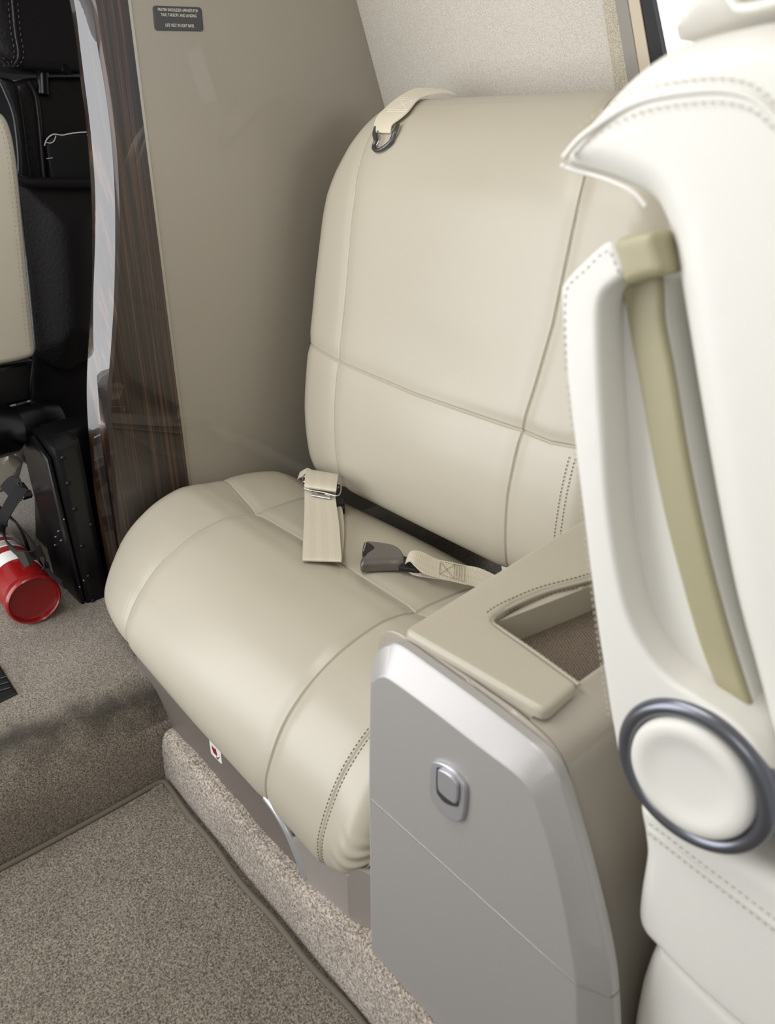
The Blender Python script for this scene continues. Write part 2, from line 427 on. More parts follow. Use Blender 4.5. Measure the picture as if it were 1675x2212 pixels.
def weave(name, c0, c1, scale):
    m = bpy.data.materials.new(name); m.use_nodes = True; nt = m.node_tree; b = nt.nodes['Principled BSDF']; L = nt.links
    b.inputs['Roughness'].default_value = 0.7
    tc = nt.nodes.new('ShaderNodeTexCoord'); mp = nt.nodes.new('ShaderNodeMapping'); mp.inputs['Rotation'].default_value = (0, 0, math.radians(40)); mp.inputs['Scale'].default_value = (scale, scale*1.4, scale)
    v = nt.nodes.new('ShaderNodeTexVoronoi'); v.inputs['Randomness'].default_value = 0.12; v.inputs['Scale'].default_value = 1
    L.new(tc.outputs['Object'], mp.inputs[0]); L.new(mp.outputs[0], v.inputs['Vector'])
    r = nt.nodes.new('ShaderNodeValToRGB'); r.color_ramp.elements[0].color = c1; r.color_ramp.elements[1].color = c0
    r.color_ramp.elements[0].position = 0.1; r.color_ramp.elements[1].position = 0.6
    L.new(v.outputs['Distance'], r.inputs['Fac']); L.new(r.outputs['Color'], b.inputs['Base Color'])
    bp = nt.nodes.new('ShaderNodeBump'); bp.inputs['Strength'].default_value = 0.8; bp.inputs['Distance'].default_value = 0.001; bp.invert = True
    L.new(v.outputs['Distance'], bp.inputs['Height']); L.new(bp.outputs['Normal'], b.inputs['Normal'])
    return m

M = {}
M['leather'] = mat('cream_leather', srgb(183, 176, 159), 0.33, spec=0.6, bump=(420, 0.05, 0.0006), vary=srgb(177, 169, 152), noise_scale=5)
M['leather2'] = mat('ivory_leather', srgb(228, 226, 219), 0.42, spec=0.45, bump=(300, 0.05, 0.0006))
M['piping'] = mat('cream_thread', srgb(206, 196, 172), 0.6)
M['thread'] = mat('beige_thread', srgb(128, 116, 94), 0.7)
M['thread2'] = mat('pale_thread', srgb(198, 190, 174), 0.7)
M['thread3'] = mat('white_thread', srgb(232, 228, 214), 0.6)
M['silver'] = mat('silver_paint', srgb(188, 185, 183), 0.42, metal=0.4, bump=(1500, 0.06, 0.0003), vary=srgb(174, 171, 168), noise_scale=900)
M['silver_light'] = mat('silver_plastic', srgb(186, 186, 190), 0.3, metal=0.55)
M['taupe'] = mat('taupe_gloss_paint', srgb(168, 160, 147), 0.3, coat=0.6, coat_rough=0.05)
M['bulkhead'] = mat('taupe_bulkhead_paint', srgb(153, 146, 133), 0.36, coat=0.5, coat_rough=0.04)
M['base'] = mat('grey_base_paint', srgb(122, 114, 107), 0.42, metal=0.3)
M['base_light'] = mat('light_grey_base_paint', srgb(168, 161, 155), 0.42, metal=0.35)
M['blackleather'] = mat('black_leather', srgb(24, 22, 23), 0.36, bump=(170, 0.35, 0.0015))
M['black'] = mat('black_metal', srgb(11, 11, 13), 0.3, spec=0.35)
M['blackmatt'] = mat('black_plastic', srgb(14, 14, 15), 0.55)
M['darkmetal'] = mat('dark_brown_metal', srgb(116, 111, 107), 0.3, metal=0.6)
M['gunmetal'] = mat('gunmetal', srgb(94, 92, 94), 0.33, metal=0.7)
M['chrome'] = mat('brushed_steel', srgb(190, 188, 184), 0.22, metal=1.0)
M['ring'] = mat('satin_grey_metal', srgb(118, 120, 128), 0.28, metal=0.8)
M['red'] = mat('red_paint', srgb(138, 10, 14), 0.3, coat=0.4)
M['white'] = mat('white_paper', srgb(226, 224, 220), 0.5)
M['signblack'] = mat('charcoal_placard', srgb(62, 62, 64), 0.45)
M['reddecal'] = mat('red_print', srgb(128, 18, 16), 0.5)
M['greyprint'] = mat('grey_print', srgb(70, 70, 72), 0.5)
M['olive_shadow'] = mat('shadow_khaki_leather', srgb(166, 159, 128), 0.45, bump=(260, 0.08, 0.0006))  # leather with the recess shadow painted in as a khaki tone
M['carpet'] = carpet('greige_carpet', srgb(88, 80, 70), srgb(168, 158, 143), 380)
M['carpet_up'] = carpet('grey_carpet', srgb(96, 88, 78), srgb(172, 162, 147), 430, stain=(-1.10, 0.052, 0.10))
M['carpet_side'] = carpet('pale_loop_carpet', srgb(128, 116, 104), srgb(212, 201, 188), 300)
M['binding'] = mat('taupe_binding_tape', srgb(104, 97, 86), 0.8, bump=(700, 0.5, 0.001))
M['wood'] = wood('dark_striped_veneer')
M['edge'] = mat('aluminium_edge', srgb(172, 168, 158), 0.35, metal=0.7)
M['fabric'] = fabric('woven_wall_fabric', srgb(182, 175, 162), srgb(222, 217, 208), 1300)
M['fabric_dark'] = fabric('woven_wall_fabric_edge', srgb(150, 140, 118), srgb(214, 206, 188), 1300)
M['web'] = webbing('cream_webbing', srgb(192, 182, 158), srgb(222, 214, 194))
M['web_plain'] = webbing('cream_smooth_webbing', srgb(206, 196, 172), srgb(224, 216, 196), stripes=False)
M['blackweb'] = mat('black_webbing', srgb(15, 15, 19), 0.6, spec=0.3, bump=(900, 0.6, 0.001))
M['mesh'] = weave('brown_weave', srgb(66, 56, 46), srgb(150, 136, 118), 260)
M['trimtan'] = mat('tan_window_trim', srgb(206, 192, 170), 0.4)
M['trimgrey'] = mat('grey_window_trim', srgb(150, 145, 136), 0.45)
M['seal'] = mat('black_rubber', srgb(34, 33, 36), 0.5)
M['glass'] = mat('window_pane', srgb(235, 236, 240), 0.1)
_g = M['glass'].node_tree.nodes['Principled BSDF']; _g.inputs['Emission Color'].default_value = (0.93, 0.92, 0.96, 1); _g.inputs['Emission Strength'].default_value = 0.7
M['shell'] = mat('ivory_panel', srgb(214, 209, 198), 0.5)

XB = -1.33      # bulkhead face
ZU = 0.152      # forward raised floor
# ------------------------------------------------------------------ the setting
# floor: lower aisle floor, the step riser with a soft nosing, and the raised forward floor, one swept section
sec = [(0.62, -0.004), (-0.985, -0.004)]
sec += [(-0.991, 0.004), (-0.997, 0.05), (-1.006, 0.088), (-1.022, 0.118), (-1.047, 0.140), (-1.085, ZU)]
sec += [(-1.2, ZU), (-3.2, ZU)]
ys = np.linspace(-0.75, 1.25, 90); V = []; F = []
rp = cat_rom(sec[1:8], 8); rp = np.vstack([[sec[0]], rp, [sec[8]], [sec[9]]])
for y in ys:
    for k, (x, z) in enumerate(rp):
        wob = 0.004*math.sin(y*14+1)+0.003*math.sin(y*31) if 1 < k < len(rp)-2 else 0
        V.append((x+wob*(z/ZU if z > 0 else 0), y, z))
n = len(rp)
for j in range(len(ys)-1):
    for i in range(n-1): F.append((j*n+i, (j+1)*n+i, (j+1)*n+i+1, j*n+i+1))
o = mesh('floor', V, F, M['carpet_up'], None, True)
if o.data.polygons[0].normal.z < 0: o.data.flip_normals()
structure(o, 'grey carpeted cabin floor with a worn step up to the forward floor', 'floor')

# loose aisle mat
mt = thing('floor_mat', 'greige carpet mat with dark bound edge lying in the aisle below the step', 'mat', (-0.3, 0.0, 0.0))
mp_ = round_poly([(-0.985, -0.7), (0.6, -0.7), (0.6, 0.352), (-0.985, 0.352)], 0.012, 4)
rooted(slab('carpet', mp_, 'z', -0.003, 0.006, 0.0, M['carpet'], None, r1=0.003), mt)
bp_ = np.array([(-0.985+0.004*math.sin(t*9), y, 0.0055) for t, y in zip(np.linspace(0, 1, 60), np.linspace(-0.7, 0.342, 60))])
b2 = np.array([(x, 0.352+0.0025*math.sin(x*11)+0.0015*math.sin(x*37), 0.0055) for x in np.linspace(-0.977, 0.6, 90)])
rooted(tube('edge_binding', np.vstack([bp_, [(-0.983, 0.349, 0.0055)], b2]), 0.0048, M['binding'], None, 8), mt)

# carpeted sill along the side wall
xs = np.linspace(-1.0, 0.6, 260)
sp = [(0.363, -0.003), (0.364, 0.03), (0.367, 0.070), (0.371, 0.096), (0.377, 0.109), (0.386, 0.113), (0.43, 0.113), (1.2, 0.113)]
sp = cat_rom(sp[:7], 6); sp = np.vstack([sp, [(1.2, 0.113)]])
V = []; F = []
rg = np.random.RandomState(4)
hz = np.interp(np.arange(260), np.arange(0, 260, 6), rg.uniform(-0.003, 0.003, len(np.arange(0, 260, 6))))
for j, x in enumerate(xs):
    for (y, z) in sp:
        V.append((x, y+0.002*math.sin(x*23)*min(1, z/0.1), z*float(np.interp(x, [-1.0, -0.9, -0.7, -0.62, -0.55, -0.47], [0.76, 0.80, 0.73, 0.76, 0.88, 1.0]))+hz[j]*(z/0.113)))
n = len(sp)
for j in range(len(xs)-1):
    for i in range(n-1): F.append((j*n+i, (j+1)*n+i, (j+1)*n+i+1, j*n+i+1))
o = mesh('baseboard_left', V, F, M['carpet_side'], None, True)
if np.mean([p.normal.z for p in o.data.polygons]) < 0: o.data.flip_normals()
structure(o, 'pale carpeted sill running under the side seat', 'sill')

# bulkhead: glossy taupe panel facing aft
V = []; F = []
def wall_y(z): return 1.168-0.40*(z-1.052) if z > 1.0 else 1.189+0.05*(1.0-z)*0.6
zz = np.linspace(0.1, 1.6, 40)
bk = [(0.640, z) for z in (0.1, 1.6)]
bo = [(0.640, 0.1)]+[(wall_y(z)+0.03, z) for z in zz]+[(0.640, 1.6)]
o = slab('wall_front', bo, 'x', XB, XB-0.03, 0.0, M['bulkhead'], None, smooth=False)
structure(o, 'glossy taupe bulkhead panel forward of the side seat', 'wall')
# metal edge strip between veneer and paint
ed = [(0.6365, 0.1), (0.6415, 0.1), (0.6415, 1.6), (0.6365, 1.6)]
o = slab('trim_1', ed, 'x', XB+0.0022, XB-0.02, 0.0008, M['edge'], None, r1=0.0)
structure(o, 'thin aluminium strip between veneer and bulkhead paint', 'trim')
# wood veneer end cap of the bulkhead: ridge, inner line and outer contour given row by row
rows = [(-260, 128, 96, 84), (-120, 165, 135, 120), (0, 200, 163, 150), (100, 215, 176, 166), (180, 229, 186, 174), (250, 239, 195, 184), (330, 247, 203, 191), (420, 252, 209, 197),
        (520, 253, 209, 200), (650, 250, 205, 199), (760, 243, 206, 192), (850, 236, 212, 189), (930, 238, 219, 192), (1010, 244, 230, 199), (1080, 249, 240, 207), (1150, 256, 250, 218), (1230, 266, 262, 232), (1400, 290, 288, 262)]
R_ = cat_rom([(a, b, c, d) for a, b, c, d in rows], 6)
V = []; 
for (yy, a, b, c) in R_:
    q0 = onX(280+0.13*yy, yy, XB); z = onX(a, yy, XB)[2]
    q1 = onX(a, yy, XB); q2 = onX(b, yy, XB-0.040); q3 = onX(c, yy, XB-0.062)
    zc = q1[2]
    V.append((XB+0.001, 0.638, zc)); V.append((XB+0.001, (0.638+q1[1])/2+0.0, zc)); 
    pr_ = [np.array([XB+0.001, q1[1]+0.004]), np.array([XB-0.003, q1[1]-0.002]), np.array([XB-0.039, q2[1]+0.0005]), np.array([XB-0.043, q2[1]-0.001]), np.array([XB-0.060, q3[1]]), np.array([XB-0.072, q3[1]+0.004]), np.array([XB-0.085, q3[1]+0.03])]
    for w in pr_: V.append((w[0], w[1], zc))
    V.append((XB-0.085, 0.638, zc))
n = 10; F = []
for j in range(len(R_)-1):
    for i in range(n):
        k = (i+1) % n; F.append((j*n+i, j*n+k, (j+1)*n+k, (j+1)*n+i))
F.append(tuple(range(n))); F.append(tuple(reversed(range((len(R_)-1)*n, len(R_)*n))))
o = mesh('trim_2', V, F, M['wood'], None, True, fix=True, sharp=14)
structure(o, 'dark striped glossy wood veneer end cap of the bulkhead', 'trim')

# side wall with woven fabric
def wallmesh(name, x0, x1, z0, z1, m, off=0.0, nx=40, nz=40):
    V = []; F = []
    X = np.linspace(x0, x1, nx); Z = np.linspace(z0, z1, nz)
    for x in X:
        for z in Z: V.append((x, wall_y(z)+off, z))
    for i in range(nx-1):
        for j in range(nz-1): F.append((i*nz+j, (i+1)*nz+j, (i+1)*nz+j+1, i*nz+j+1))
    o = mesh(name, V, F, m, None, True)
    if np.mean([p.normal.y for p in o.data.polygons]) > 0: o.data.flip_normals()
    return o
o = wallmesh('wall_left', XB-0.0, -0.745, 0.11, 1.6, M['fabric']); structure(o, 'woven pale fabric side wall behind the side seat', 'wall')
o = wallmesh('wall_left', -0.80, 0.9, 0.11, 1.0, M['fabric'], 0.004); structure(o, 'woven pale fabric side wall below the cabin window', 'wall')

# window surround, seen in perspective at the upper right: the reveal strips lean with the wall
wroot = None
def wall_strip(name, p_top, p_bot, w_top, w_bot, off, depth, m, label):
    # strip between image-checked edges, built on the wall surface
    def P(px_, py_):
        for Y in np.linspace(1.0, 1.3, 600):
            q = onY(px_, py_, Y)
            if abs(q[1]-(wall_y(q[2])+off)) < 0.0006: return q
        return onY(px_, py_, 1.15)
    a, b = P(*p_top), P(*p_bot); c, d = P(*w_top), P(*w_bot)
    V = [a, b, d, c]; V2 = [v+np.array([0, depth, 0]) for v in V]
    A = [tuple(v) for v in V+V2]
    F = [(0, 1, 2, 3), (7, 6, 5, 4), (0, 4, 5, 1), (1, 5, 6, 2), (2, 6, 7, 3), (3, 7, 4, 0)]
    o = mesh(name, np.array(A), F, m, None, False, fix=True)
    return structure(o, label, 'window')
wall_strip('wall_left', (1293, -60), (1330, 200), (1322, -60), (1362, 200), -0.002, 0.006, M['fabric_dark'], 'darker woven fabric edge beside the window')
wall_strip('window_1', (1319, -60), (1364, 220), (1345, -60), (1386, 190), -0.006, 0.03, M['trimgrey'], 'grey window reveal strip')
wall_strip('window_1', (1347, -60), (1386, 200), (1371, -60), (1408, 160), -0.004, 0.03, M['trimtan'], 'tan window surround strip')
wall_strip('window_1', (1369, -60), (1410, 170), (1398, -60), (1440, 150), -0.001, 0.03, M['seal'], 'black window shade frame strip')
wall_strip('window_1', (1396, -60), (1440, 160), (1560, -60), (1600, 160), 0.01, 0.004, M['glass'], 'bright cabin window pane')

# opposite side and ceiling (behind and above the camera) with the openings the light comes in by
o = box('wall_right', (-0.83, -0.80, 0.0), (0.7, -0.77, 0.98), M['shell']); structure(o, 'ivory cabin side panel behind the camera', 'wall')
o = box('wall_right', (-3.1, -0.80, 0.0), (-2.45, -0.77, 1.5), M['shell']); structure(o, 'ivory cabin side panel forward of the entry door', 'wall')
o = box('ceiling', (XB, -0.45, 1.52), (0.75, 1.1, 1.55), M['shell']); structure(o, 'ivory cabin ceiling above the seats', 'ceiling')
o = box('ceiling', (-3.2, -0.10, 1.56), (XB-0.005, 1.1, 1.59), M['blackmatt']); structure(o, 'black cockpit ceiling', 'ceiling')

# cockpit shell beyond the bulkhead
o = slab('wall_cockpit', [(-0.8, ZU), (1.3, ZU), (1.3, 1.56), (1.07, 1.56), (1.07, 1.262), (-0.8, 1.262)], 'x', -3.17, -3.2, 0.0, M['blackmatt'], None, smooth=False); structure(o, 'black instrument console wall at the front of the cockpit', 'wall')

# ------------------------------------------------------------------ side-facing seat
seat = thing('side_facing_seat', 'wide cream leather side-facing seat between the taupe bulkhead and the armrest cabinet', 'seat', (-0.89, 0.6, 0.113))
cp = [(0.945, 0.25), (0.925, 0.275), (0.90, 0.298), (0.865, 0.325), (0.825, 0.347), (0.77, 0.360), (0.70, 0.366), (0.663, 0.369), (0.625, 0.377), (0.585, 0.379), (0.52, 0.364), (0.462, 0.333), (0.418, 0.288), (0.390, 0.235), (0.384, 0.20), (0.392, 0.176), (0.42, 0.165), (0.60, 0.165), (0.90, 0.18), (0.935, 0.24)]
def cw(V, B):
    X = V[:, 0].copy(); Y = V[:, 1].copy(); Z = V[:, 2].copy()
    left = np.clip((-1.125-X), 0, None)
    k = np.interp(Y, [0.38, 0.44, 0.55, 0.75, 0.93], [0.86, 0.97, 1.0, 1.02, 0.92])
    X2 = np.where(left > 0, -1.125-left*k, X)
    lowr = np.clip((0.30-Z)/0.12, 0, 1)
    tt = np.clip((X+1.12)/0.44, -0.2, 1.4)
    Z2 = Z+lowr*(0.018-0.030*tt)
    # front corner at the left swings back
    Y2 = Y+np.where(left > 0, (left/0.20)**2*0.035*np.clip((0.62-Y)/0.2, 0, 1), 0)
    rt = np.clip((X+0.66)/0.15, 0, 1)
    Y2 = Y2-(1-np.clip((X+1.12)/-0.02, 0, 1))*0.003*np.clip((0.5-Y)/0.08, 0, 1)
    Z2 = Z2+np.clip((X+0.575)/0.09, 0, 1)**1.3*0.055*lowr
    # shallow fall to the back corner on the left
    Z2 = Z2+np.clip(left/0.12, 0, 1)*0.009*np.clip((Y-0.5)/0.2, 0, 1)*np.clip((0.86-Y)/0.05, 0, 1)
    return np.stack([X2, Y2, Z2], 1)
up = lambda Z: np.clip((0.30-Z)*50, 0, 10)
sx_l = lambda X, Y, Z: np.abs(X+1.12+np.interp(Y, [0.38, 0.5, 0.663, 0.86], [0.0, 0, 0, 0.02]))+np.where((Z < 0.19) & (Y > 0.42), 1, 0)
sx_r = lambda X, Y, Z: np.abs(X+0.685)+np.where((Z < 0.19) & (Y > 0.42), 1, 0)
cr = lambda X, Y, Z: np.abs(Y-0.663-np.interp(X, [-1.36, -1.12, -0.9, -0.68, -0.5], [0.045, 0, 0.002, 0, 0.012]))+np.where(Z < 0.30, 1, 0)
rr_ = lambda X, Y, Z: np.abs(X+0.559)+np.where((Z < 0.16), 1, 0)
def cushion_puff(X, Y, Z):
    top = np.clip((Z-0.15)/0.05, 0, 1)
    p = 0.004*np.exp(-((X+0.9)/0.16)**2)*top
    p -= 0.006*np.exp(-((X+0.86)/0.15)**2-((Y-0.60)/0.07)**2)*top
    # wrinkles low at the right corner
    wr = np.clip((X+0.54)/0.03, 0, 1)*np.clip((0.26-Z)/0.05, 0, 1)*np.clip((0.5-Y)/0.03, 0, 1)
    p += 0.0012*np.sin((Z+0.25*X)*260+3*np.sin(X*60))*wr
    return p
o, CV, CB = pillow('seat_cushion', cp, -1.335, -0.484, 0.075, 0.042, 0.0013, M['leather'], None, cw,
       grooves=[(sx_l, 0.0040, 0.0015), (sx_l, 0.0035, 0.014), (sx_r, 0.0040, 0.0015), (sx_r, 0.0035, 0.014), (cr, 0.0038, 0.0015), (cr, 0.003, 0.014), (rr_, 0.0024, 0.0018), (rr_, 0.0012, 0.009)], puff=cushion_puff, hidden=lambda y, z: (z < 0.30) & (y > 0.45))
rooted(o, seat)
def on_surface(V, B, X, ylo, yhi, zlo, zhi, front=True, n=60, lift=0.0006):
    """points of the built surface along x = X, ordered"""
    m = (np.abs(B[:, 0]-X) < 0.0013)
    Q = V[m]; b = B[m]
    k = (b[:, 1] > ylo) & (b[:, 1] < yhi) & (b[:, 2] > zlo) & (b[:, 2] < zhi)
    Q = Q[k]; x0 = Q[0, 0]; Q = Q[np.abs(Q[:, 0]-x0) < 0.0008]
    return Q
L1 = on_surface(CV, CB, -0.5635, 0.36, 0.52, 0.17, 0.4); L2 = on_surface(CV, CB, -0.5545, 0.36, 0.52, 0.17, 0.4)
L1 = L1[np.argsort(-L1[:, 2])]; L2 = L2[np.argsort(-L2[:, 2])]
off = np.array([0, -0.0004, 0.0004])
rooted(stitches('cushion_stitching', [L1+off, L2+off], M['thread'], None, 0.0036, 0.0022, 0.0006), seat)

bkp = [(0.97, 0.375), (0.91, 0.362), (0.872, 0.358), (0.850, 0.378), (0.842, 0.44), (0.846, 0.52), (0.860, 0.61), (0.874, 0.68), (0.888, 0.76), (0.910, 0.885), (0.928, 0.945), (0.955, 1.003), (0.990, 1.038), (1.035, 1.054), (1.085, 1.050), (1.125, 1.02), (1.14, 0.95), (1.14, 0.80), (1.13, 0.50), (1.08, 0.39)]
def bw(V, B):
    X = V[:, 0]; Y = V[:, 1]; Z = V[:, 2]
    h = np.interp(Z, [0.33, 0.40, 0.50, 0.61, 0.75, 0.86, 0.90, 0.94, 0.98, 1.01, 1.035, 1.055], [0.345, 0.365, 0.375, 0.378, 0.378, 0.372, 0.366, 0.352, 0.330, 0.308, 0.288, 0.265])
    c = -0.885
    s = h/0.378; a = np.abs(X-c)
    w = np.clip((a-0.17)/0.2, 0, 1)      # only the bolsters follow the outline
    X2 = c+np.sign(X-c)*np.where(a > 0.17, 0.17+(a-0.17)*((h-0.17)/(0.378-0.17)), a)
    # bolsters wrap back a little
    Y2 = Y+0.012*w*w
    return np.stack([X2, Y2, Z], 1)
fr = lambda Y, Z: np.where((Y > 1.06) | (Z < 0.345), 1, 0)
bl = lambda X, Y, Z: np.abs(X-np.interp(Z, [0.36, 0.61, 0.76, 0.9, 1.03], [-1.105, -1.118, -1.120, -1.128, -1.17]))+fr(Y, Z)
br = lambda X, Y, Z: np.abs(X-np.interp(Z, [0.36, 0.50, 0.61, 0.76, 0.9, 1.0], [-0.668, -0.676, -0.672, -0.655, -0.65, -0.645]))+fr(Y, Z)
bc = lambda X, Y, Z: np.abs(Z-np.interp(X, [-1.27, -1.12, -0.9, -0.68, -0.62, -0.5], [0.634, 0.618, 0.606, 0.604, 0.600, 0.612]))+np.where(Y > 1.0, 1, 0)
def back_puff(X, Y, Z):
    f = np.where((Y < 1.0) & (Z > 0.36), 1.0, 0.0)
    p = 0.006*np.exp(-((X+0.9)/0.17)**2-((Z-0.52)/0.10)**2)*f
    p += 0.004*np.exp(-((X+0.88)/0.18)**2-((Z-0.88)/0.12)**2)*f
    p -= 0.004*np.exp(-((X+0.9)/0.15)**2-((Z-0.68)/0.05)**2)*f
    return p
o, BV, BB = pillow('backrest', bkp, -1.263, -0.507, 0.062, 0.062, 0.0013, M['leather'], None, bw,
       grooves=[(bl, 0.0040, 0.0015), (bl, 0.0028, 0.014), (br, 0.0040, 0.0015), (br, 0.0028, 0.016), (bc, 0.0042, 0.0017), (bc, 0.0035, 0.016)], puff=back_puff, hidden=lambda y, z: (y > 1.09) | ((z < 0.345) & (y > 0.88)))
rooted(o, seat)
l0 = [onY(1243, 990, 0.862)+np.array([0, 0, 0]), onY(1228, 1060, 0.856), onY(1215, 1150, 0.852), onY(1206, 1230, 0.85)]
l1 = [p+np.array([-0.0095, 0, 0]) for p in l0]
def snap(L, V, dy=-0.001):
    out = []
    for p in resample(np.array(L), 0.006):
        m = (np.abs(V[:, 0]-p[0]) < 0.003) & (np.abs(V[:, 2]-p[2]) < 0.003) & (V[:, 1] < 1.0)
        q = p.copy()
        if m.any(): q[1] = V[m][:, 1].min()+dy
        out.append(q)
    return np.array(out)
rooted(stitches('backrest_stitching', [snap(l0, BV), snap(l1, BV)], M['thread'], None, 0.0036, 0.0022, 0.0006), seat)

def hit(V, x, y, lift=0.0):
    # where the sight line through (x, y) meets a built surface, lifted off it a little
    d = ray(x, y); d = d/np.linalg.norm(d); w = V-CAM; t = w@d
    pd = np.linalg.norm(w-t[:, None]*d, axis=1); m = (pd < 0.004) & (t > 0)
    if not m.any(): return None
    i = t[m].min()
    k = m & (t < i+0.02)
    tt = np.average(t[k], weights=1/(pd[k]+2e-4)**2)
    return CAM+d*(tt-lift)
# seat base
bpoly = [(-1.12, 0.06), (-1.12, 0.18), (-0.50, 0.17), (-0.50, 0.06)]
bs = slab('seat_base', bpoly, 'y', 0.393, 0.90, 0.003, M['base'], None); rooted(bs, seat)
# curved trim bar and lighter end block on the base
barp = np.array([onY(x, y, 0.390) for x, y in ((578, 1722), (600, 1752), (625, 1795), (648, 1850), (664, 1893))])
rooted(tube('trim_bar', cat_rom(barp+np.array([-0.002, -0.001, 0]), 8), 0.0062, M['silver_light'], None, 8), seat)
e0 = onY(630, 1790, 0.392); e1 = onY(668, 1893, 0.392)
eb = [(e0[0]+0.004, e0[2]-0.01), (e1[0], 0.070), (-0.509, 0.070), (-0.509, 0.19), (-0.58, 0.19)]
rooted(slab('base_end_panel', eb, 'y', 0.3875, 0.41, 0.002, M['base_light'], None), seat)
rooted(slab('base_corner_panel', [(-0.5085, 0.3875), (-0.476, 0.400), (-0.476, 0.60), (-0.5085, 0.60)], 'z', 0.080, 0.21, 0.001, M['base_light'], None, smooth=False), seat)
# red life vest sticker on the base
sk = thing('sticker', 'small white sticker with red life vest picture on the grey seat base', 'sticker', tuple(onY(465, 1625, 0.3925)))
rooted(slab('sticker_sheet', round_poly([(onY(x, y, 0.3925)[0], onY(x, y, 0.3925)[2]) for x, y in ((451, 1592), (476, 1620), (480, 1652), (456, 1628))], 0.004, 3), 'y', 0.3926, 0.3933, 0.0, M['white'], None, smooth=False), sk)
v = [(onY(x, y, 0.3925)[0], onY(x, y, 0.3925)[2]) for x, y in ((458, 1610), (462, 1616), (466, 1618), (469, 1629), (469, 1633), (462, 1626), (459, 1618))]
rooted(slab('life_vest_print', v, 'y', 0.3921, 0.3925, 0.0, M['reddecal'], None, smooth=False), sk)
v = [(onY(x, y, 0.3925)[0], onY(x, y, 0.3925)[2]) for x, y in ((468, 1634), (470, 1638), (474, 1634), (474.6, 1636), (470.5, 1641), (467.6, 1636))]
rooted(slab('figure_print', v, 'y', 0.3921, 0.3925, 0.0, M['greyprint'], None, smooth=False), sk)

# ------------------------------------------------------------------ armrest cabinet
cab = thing('armrest_cabinet', 'silver and taupe armrest cabinet with padded cream top aft of the side seat', 'cabinet', (-0.32, 0.6, 0.113))
YP = 0.392
def XZ(pts, Y): return [(onY(x, y, Y)[0], onY(x, y, Y)[2]) for x, y in pts]
outer = XZ([(795, 2062), (797, 1760), (800, 1520), (804, 1440), (815, 1408), (835, 1391), (862, 1393), (930, 1440), (1050, 1528), (1150, 1606), (1186, 1640), (1212, 1685), (1236, 1760), (1262, 1850), (1290, 1960), (1310, 2050), (1322, 2130), (1328, 2240), (1330, 2330)], YP)
outer = resample(cat_rom(outer, 6), 0.004)
outer = np.vstack([outer, [(outer[-1][0], 0.112), (outer[0][0], 0.112)]])
# split the front into lid door above the groove and lower fascia, both with a wide chamfer
YF = 0.379
inner_px = [(797, 2075), (799, 1725), (801, 1500), (806, 1472), (826, 1461), (850, 1472), (930, 1530), (1040, 1615), (1110, 1668), (1142, 1702), (1162, 1752), (1190, 1840), (1214, 1940), (1234, 2050), (1245, 2130), (1247, 2240), (1247, 2330)]
inner = resample(cat_rom(XZ(inner_px, YF), 6), 0.004)
ZG = onY(800, 1725, YF)[2]
def fascia(name, z0, z1, m):
    # outline points at matching heights / arc fractions between inner and outer curves
    o_ = outer[:-2]; i_ = inner
    def frac(c, n):
        d = np.concatenate(([0], np.cumsum(np.linalg.norm(np.diff(c, axis=0), axis=1))))
        return d/d[-1]
    def part(c):
        # clip the open curve (bottom-left .. top .. bottom-right) to z0..z1
        out = []
        for a, b in zip(c[:-1], c[1:]):
            for p, q in ((a, b),):
                za, zb = p[1], q[1]
                if za < z0 and zb < z0 or za > z1 and zb > z1: continue
                t0, t1 = 0.0, 1.0
                if za != zb:
                    for zc in (z0, z1):
                        t = (zc-za)/(zb-za)
                        if 0 < t < 1:
                            if (zb-za > 0) == (zc == z0): t0 = max(t0, t)
                            else: t1 = min(t1, t)
                out.append(p+(q-p)*t0); out.append(p+(q-p)*t1)
        return np.array(out)
    return part(o_), part(i_)
def build_fascia(name, segs, z0, z1, m, top):
    V = []; F = []
    # segs: list of (outer curve, inner curve) resampled to equal counts, forming a closed ring
    O = np.vstack([resample(s[0], np.linalg.norm(np.diff(s[0], axis=0), axis=1).sum()/s[2]) for s in segs])
    I = np.vstack([resample(s[1], np.linalg.norm(np.diff(s[1], axis=0), axis=1).sum()/s[2]) for s in segs])
    n = min(len(O), len(I)); O = O[:n]; I = I[:n]
    J = I+(O-I)*0.06
    ring = lambda C, y: [(c[0], y, c[1]) for c in C]
    inn = I-(O-I)*0.05
    rings = [ring(inn, YF), ring(I+(O-I)*0.01, YF+0.0003), ring(J, YF+0.0014), ring(I+(O-I)*0.92, YP-0.0012), ring(I+(O-I)*0.985, YP+0.0012), ring(O, YP+0.005), ring(O, YP+0.010)]
    for r_ in rings: V += r_
    for j in range(len(rings)-1):
        for i in range(n):
            k = (i+1) % n; F.append((j*n+i, j*n+k, (j+1)*n+k, (j+1)*n+i))
    F.append(tuple(range(n))); F.append(tuple(reversed(range((len(rings)-1)*n, len(rings)*n))))
    return mesh(name, np.array(V), F, m, None, True, fix=True, sharp=30)
g = 0.0009
oU, iU = fascia('u', ZG+g, 2, None)
lo_line = lambda a, b: np.array([a, b])
door = build_fascia('door', [(oU, iU, 160), (lo_line(oU[-1], oU[0]), lo_line(iU[-1], iU[0]), 40)], ZG+g, 2, M['silver'], True)
rooted(door, cab)
oL = outer[:-2]; 
def clipx(c, zt):   # left and right side x at height
    L = c[:len(c)//3]; R = c[len(c)//2:]
    return np.interp(zt, L[:, 1], L[:, 0]), R
zl = np.linspace(0.113, ZG-g, 30)
Lo = np.array([(oU[0][0], z) for z in zl]); Li = np.array([(iU[0][0], z) for z in zl])
